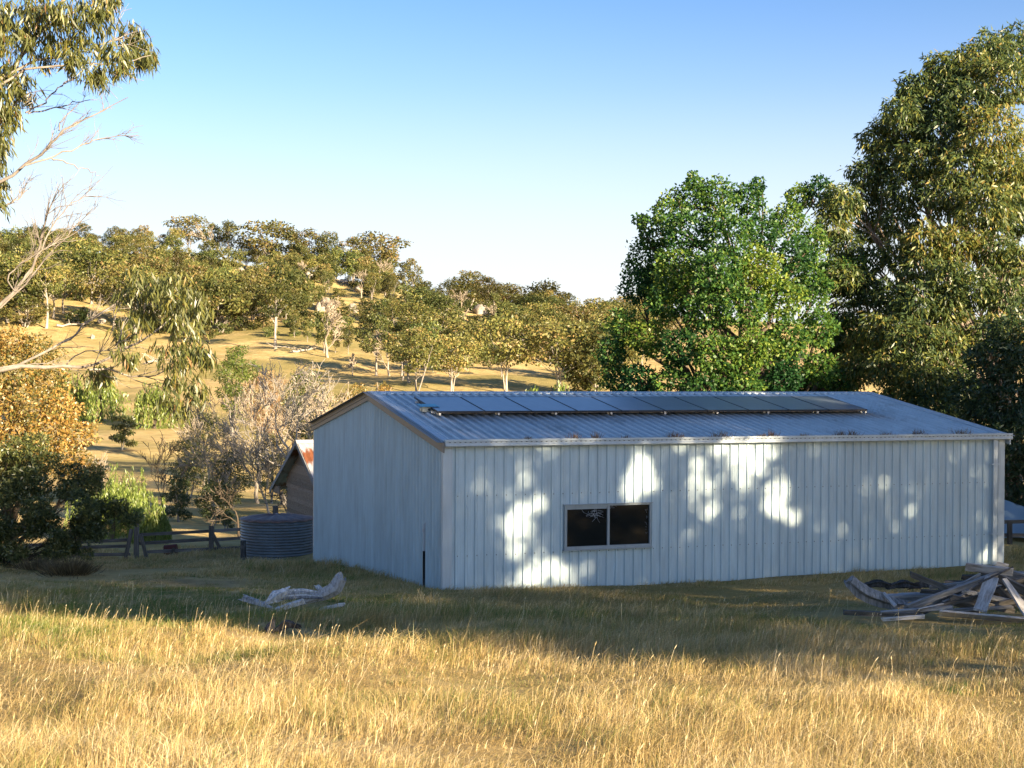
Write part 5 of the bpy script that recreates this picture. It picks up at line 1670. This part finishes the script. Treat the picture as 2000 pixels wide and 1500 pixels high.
# live limbs
B1 = br(live, [(-230, 745), (-80, 728), (0, 721), (70, 716), (130, 710), (175, 722), (210, 702), (250, 676), (300, 652), (338, 628), (350, 600)], .026, .006)
B2 = br(live, [(175, 722), (205, 718), (245, 734), (290, 739), (330, 722), (365, 700)], .012, .004)
B3 = br(live, [(-100, 735), (0, 722), (60, 704), (118, 676), (150, 655), (165, 634), (205, 604), (245, 580), (262, 560)], .017, .005, 14.4)
B4 = br(live, [(130, 712), (150, 690), (200, 683), (260, 676), (330, 690)], .007, .003, 14.5)
B5 = br(live, [(-200, 420), (-60, 250), (20, 140), (60, 90), (110, 20), (150, -40)], .032, .010, 14.6)
B6 = br(live, [(-60, 200), (30, 130), (70, 120), (120, 112), (165, 98), (210, 85), (270, 60)], .016, .004, 14.2)
B7 = br(live, [(-30, 190), (40, 133), (95, 133), (140, 120), (200, 128), (250, 120), (295, 108)], .014, .004, 13.9)
B8 = br(live, [(30, 130), (70, 60), (130, 30), (200, 0), (240, -30)], .015, .005, 14.3)
B9 = br(live, [(-120, 330), (-20, 230), (30, 205), (60, 180)], .015, .005, 14.2)
# dead limbs
D1 = br(dead, [(-200, 470), (-60, 390), (10, 350), (50, 322), (100, 287), (120, 258), (140, 245), (170, 232), (205, 215), (250, 190)], .020, .0035, 13.6)
D2 = br(dead, [(50, 323), (100, 307), (140, 294), (165, 278), (195, 268), (235, 266), (272, 265)], .010, .003, 13.6)
D3 = br(dead, [(100, 308), (130, 318), (165, 330), (197, 343)], .008, .003, 13.6)
D4 = br(dead, [(-160, 720), (-60, 640), (0, 600), (40, 555), (70, 520), (82, 470), (85, 430), (100, 400), (118, 358)], .024, .004, 14.8)
D5 = br(dead, [(40, 556), (75, 500), (90, 460), (120, 415), (150, 385), (195, 385)], .011, .003, 14.7)
D6 = br(dead, [(0, 602), (60, 545), (95, 495), (140, 455), (160, 415)], .011, .003, 14.9)
D7 = br(dead, [(30, 570), (10, 540), (60, 500), (120, 470), (175, 440)], .008, .003, 14.6)
D8 = br(dead, [(-80, 430), (0, 405), (35, 390), (60, 365)], .012, .004, 13.9)
D9 = br(dead, [(50, 220), (90, 200), (120, 165), (150, 150)], .010, .004, 14.2)
D10 = br(dead, [(55, 222), (110, 210), (150, 200), (190, 195)], .008, .003, 14.2)
D11 = br(dead, [(115, 255), (120, 230), (150, 205), (155, 200)], .007, .003, 13.7)
for Q, n, L, r in ((D1, 16, .35, .004), (D2, 10, .28, .0035), (D4, 14, .5, .005), (D5, 10, .45, .004), (D6, 9, .4, .004), (D7, 8, .35, .004), (D8, 9, .3, .0035), (D9, 5, .3, .0035), (D10, 6, .25, .003)):
    twigs(dead, Q, n, L, r, .6, 1, .35)
for Q, n in ((B1, 8), (B2, 6), (B3, 8), (B4, 5), (B6, 9), (B7, 9), (B8, 8), (B5, 8), (B9, 5)):
    twigs(live, Q, n, .45, .005, .7, 1, .25, (0, 0, 0))
obj("limb", live.mesh("limb", True), MAT['gum_bark'], gum)
obj("dead_limb", dead.mesh("dead_limb", True), MAT['dead_bark'], gum)
# hanging leaves: sprays (pixel centre, radius x, radius y, leaves)
spr = [(265, 560, 32, 30, 200), (250, 590, 25, 25, 90), (345, 575, 45, 40, 330), (385, 600, 32, 45, 240), (350, 620, 40, 40, 220), (320, 560, 25, 22, 90), (275, 622, 28, 22, 140), (245, 655, 24, 28, 140), (245, 698, 26, 20, 110), (370, 668, 40, 42, 240), (345, 700, 30, 30, 110),
       (400, 700, 22, 28, 120), (365, 740, 40, 35, 190), (385, 770, 28, 28, 120), (330, 785, 30, 22, 90), (185, 738, 28, 18, 110), (205, 722, 18, 12, 50), (310, 690, 22, 16, 50), (355, 800, 26, 16, 60),
       (-10, 30, 60, 50, 330), (40, 40, 50, 45, 300), (85, 20, 45, 35, 240), (20, 95, 45, 40, 260), (60, 80, 40, 35, 160), (130, 35, 40, 32, 200), (175, 20, 38, 26, 200), (215, 10, 30, 18, 130), (110, 75, 35, 28, 130), (150, 70, 32, 26, 130), (205, 50, 28, 26, 120), (180, 95, 32, 22, 120),
       (255, 75, 30, 32, 200), (270, 105, 30, 28, 190), (245, 125, 25, 28, 140), (300, 118, 16, 16, 60), (225, 105, 26, 20, 110), (170, 135, 34, 20, 130), (140, 110, 26, 20, 90), (190, 160, 22, 18, 70), (90, 110, 26, 22, 80), (30, 150, 35, 35, 200), (-10, 180, 40, 40, 240), (40, 185, 28, 24, 130), (10, 205, 25, 20, 100),
       (15, 235, 26, 26, 140), (5, 270, 18, 30, 130), (-5, 310, 16, 25, 80), (5, 350, 10, 22, 50), (-3, 390, 10, 20, 50), (10, 405, 10, 8, 20), (-60, 100, 70, 90, 400), (-60, 250, 60, 70, 260), (230, 140, 16, 14, 30)]
P_, D_ = [], []
for (px, py, rx, ry, n) in spr:
    k = 14.2 / F_PX
    c = at(px, py - 6, 14.2 + rng.normal() * .35) - gum0
    m_ = max(4, n // 9)
    tw = unit(rng.normal(size=(m_, 3))) * rng.uniform(.15, 1, (m_, 1)) ** .5 * np.array([rx * k, rx * k * 1.1, ry * k])
    n = n * (.92 if px > 230 and py > 540 else 1.0)
    idx = rng.integers(0, m_, int(n * 1.25))
    q = c + tw[idx] + rng.normal(size=(len(idx), 3)) * .028
    P_.append(q)
    D_.append(np.stack([rng.normal(.08, .42, len(idx)), rng.normal(0, .42, len(idx)), -np.ones(len(idx))], 1))
P_, D_ = np.concatenate(P_), np.concatenate(D_)
n = len(P_)
obj("leaves", leaf_mesh("leaves", P_, D_, .125 * rng.uniform(.6, 1.35, n), .018 * rng.uniform(.7, 1.3, n), np.clip(rng.normal(.42, .26, n), 0, 1), rng, .18), MAT['gum_leaf'], gum)

# ================================================================== grass
def build_grass():
    rng = np.random.default_rng(9)
    nt_ = 22500
    # tuft centres, denser near the camera
    Y = 7.6 + (46 - 7.6) * rng.uniform(0, 1, nt_ * 3) ** 1.25
    U = rng.uniform(-.44, .44, nt_ * 3)
    X = U * Y
    keepm = rng.uniform(0, 1, nt_ * 3) < np.clip(.45 + .55 * (Y / 30), 0, 1)
    sx = (X - O0[0]) * E1[0] + (Y - O0[1]) * E1[1]
    tx = (X - O0[0]) * E2[0] + (Y - O0[1]) * E2[1]
    inside = (sx > -.05) & (sx < SL + .05) & (tx > -.04) & (tx < SW + .05)
    behind = (tx > 2) & (sx > .2)
    bare_ = ((X + 9.1) / 1.6) ** 2 + ((Y - 33.5) / 2.6) ** 2 < rng.uniform(.3, 1.2, len(X))
    tankm = (X - tc[0]) ** 2 + (Y - tc[1]) ** 2 < 1.0
    ok = keepm & ~inside & ~behind & ~tankm & ~(bare_ & (rng.uniform(size=len(X)) < .8))
    X, Y = X[ok][:nt_], Y[ok][:nt_]
    nt2 = len(X)
    g1 = vnoise(X / 2.6, Y / 2.6, 21) * .6 + vnoise(X / .9, Y / .9, 22) * .4
    px = 1000 + X / Y * F_PX
    # greener on the left middle ground and round the timber heap, straw elsewhere
    green = .62 * np.exp(-((px - 380) / 420) ** 2) * np.exp(-((Y - 22.5) / 5.0) ** 2) + .75 * np.exp(-((px - 1800) / 230) ** 2) * np.exp(-((Y - 20.5) / 1.5) ** 2) + .35 * np.exp(-((px - 1300) / 300) ** 2) * np.exp(-((Y - 20.2) / 1.0) ** 2) + .3 * np.exp(-((px - 640) / 120) ** 2) * np.exp(-((Y - 23) / 2) ** 2) + .3 * np.exp(-((px - 60) / 200) ** 2) * np.exp(-((Y - 17) / 3) ** 2)
    green = np.clip(green * 1.4 + (g1 - .50) * 1.3 + .16 * (Y > 15), 0, 1)
    kind_ = rng.uniform(size=nt2)
    weed, rusty = kind_ < .035, (kind_ > .035) & (kind_ < .10)      # odd green weeds and rust-brown seeding tufts
    green = np.where(weed, .95, np.where(rusty, .18, green))
    nb = 20
    idx = np.repeat(np.arange(nt2), nb)
    n = len(idx)
    spread = .10 + .05 * vnoise(X / 1.3, Y / 1.3, 5)
    a = rng.uniform(0, 6.283, n)
    rr = np.sqrt(rng.uniform(0, 1, n)) * spread[idx]
    bx_, by_ = X[idx] + rr * np.cos(a), Y[idx] + rr * np.sin(a)
    bz = hgt(bx_, by_) - .02
    tall = .25 + 1.0 * vnoise(X / 2.3, Y / 2.3, 31) ** 1.3 + .5 * vnoise(X / .55, Y / .55, 32)
    hh = (.22 * (1 - .35 * green) * tall * np.where(weed | rusty, 1.45, 1.0))[idx] * rng.uniform(.35, 1.35, n)
    hh *= np.where(by_ > 26, .72, 1.0)
    flat = np.clip((vnoise(bx_ / 2.1, by_ / 1.6, 61) - .60) * 6, 0, 1)          # trampled and fallen patches
    hh *= 1 - .45 * flat
    for (cx, cy, rx_, ry_, kf) in ((-3.3, 22.6, 1.1, .9, .35), (-2.95, 18.4, .6, .75, .35), (5.6, 21.0, 1.9, 1.0, .38), (6.4, 21.2, 1.6, 1.1, .3), (-8.6, 33.5, 1.6, 1.2, .4)):
        dd = ((bx_ - cx) / rx_) ** 2 + ((by_ - cy) / ry_) ** 2
        hh *= np.where(dd < 1, kf, np.where(dd < 2, kf + (1 - kf) * (dd - 1), 1.0))
    near_wall = (np.abs((bx_ - O0[0]) * E2[0] + (by_ - O0[1]) * E2[1]) < .5)
    hh *= np.where(near_wall, .7, 1.0)
    wd = np.maximum(.0034, by_ * .00030) * rng.uniform(.7, 1.3, n)
    wind = np.stack([.22 + .7 * (vnoise(bx_ / 1.1, by_ / 1.1, 41) - .3), np.full(n, .02)], 1)
    lean = np.stack([np.cos(a), np.sin(a)], 1) * (rr / spread[idx])[:, None] * .42 + wind + rng.normal(0, .38, (n, 2))
    lean = lean * (1 + 1.6 * flat)[:, None]
    fa = rng.uniform(0, math.pi, n)
    sd_ = np.stack([np.cos(fa), np.sin(fa), np.zeros(n)], 1) * wd[:, None] / 2
    B = np.stack([bx_, by_, bz], 1)
    m1 = B + np.concatenate([lean * .38, np.ones((n, 1))], 1) * (hh * .55)[:, None]
    tip = B + np.concatenate([lean * 1.25, np.ones((n, 1)) * .97], 1) * hh[:, None] + np.stack([np.zeros(n), np.zeros(n), -hh * .25 * np.linalg.norm(lean, axis=1)], 1)
    V = np.stack([B - sd_, B + sd_, m1 + sd_ * .8, m1 - sd_ * .8, tip], 1).reshape(-1, 3)
    k = np.arange(n) * 5
    quads = np.stack([k, k + 1, k + 2, k + 3], 1)
    tris = np.stack([k + 3, k + 2, k + 4], 1)
    T = np.clip(.66 - .62 * green[idx] + rng.normal(0, .17, n) + (g1[idx] - .5) * .3 + (vnoise(bx_ / .7, by_ / .7, 51) - .5) * .35, 0, 1)
    me = npmesh("grass", V, [quads, tris], np.concatenate([T, T]))
    obj("grass", me, GRASS, None, kind='stuff')
    # seed heads on tall stalks
    ns = 1300
    Y = rng.uniform(8.5, 24, ns); X = rng.uniform(-.40, .40, ns) * Y
    w_ = rng.uniform(size=ns) < np.clip(.35 + .65 * (X < -1.2), 0, 1)
    X, Y = X[w_], Y[w_]
    ns = len(X)
    Z = hgt(X, Y)
    h = rng.uniform(.12, .29, ns)
    ln = np.stack([rng.normal(.22, .16, ns), rng.normal(0, .15, ns)], 1)
    top = np.stack([X + ln[:, 0] * h, Y + ln[:, 1] * h, Z + h], 1)
    base = np.stack([X, Y, Z], 1)
    hd = unit(top - base + np.stack([ln[:, 0] * h * .8, ln[:, 1] * h * .8, np.zeros(ns)], 1))
    s1 = np.tile(np.array([[.0011, 0, 0]]), (ns, 1)) * np.maximum(1, Y[:, None] / 12)
    s2 = np.tile(np.array([[.0042, 0, 0]]), (ns, 1)) * np.maximum(1, Y[:, None] / 18)
    hl = rng.uniform(.03, .07, ns)[:, None]
    V = np.stack([base - s1, base + s1, top + s1, top - s1, top, top + hd * hl * .5 + s2, top + hd * hl, top + hd * hl * .5 - s2], 1).reshape(-1, 3)
    k = np.arange(ns) * 8
    Fa = np.concatenate([np.stack([k, k + 1, k + 2, k + 3], 1), np.stack([k + 4, k + 5, k + 6, k + 7], 1)])
    me = npmesh("seed_heads", V, [Fa], np.clip(rng.normal(.85, .12, 2 * ns), 0, 1))
    obj("seed_grass", me, GRASS, None, kind='stuff')
build_grass()
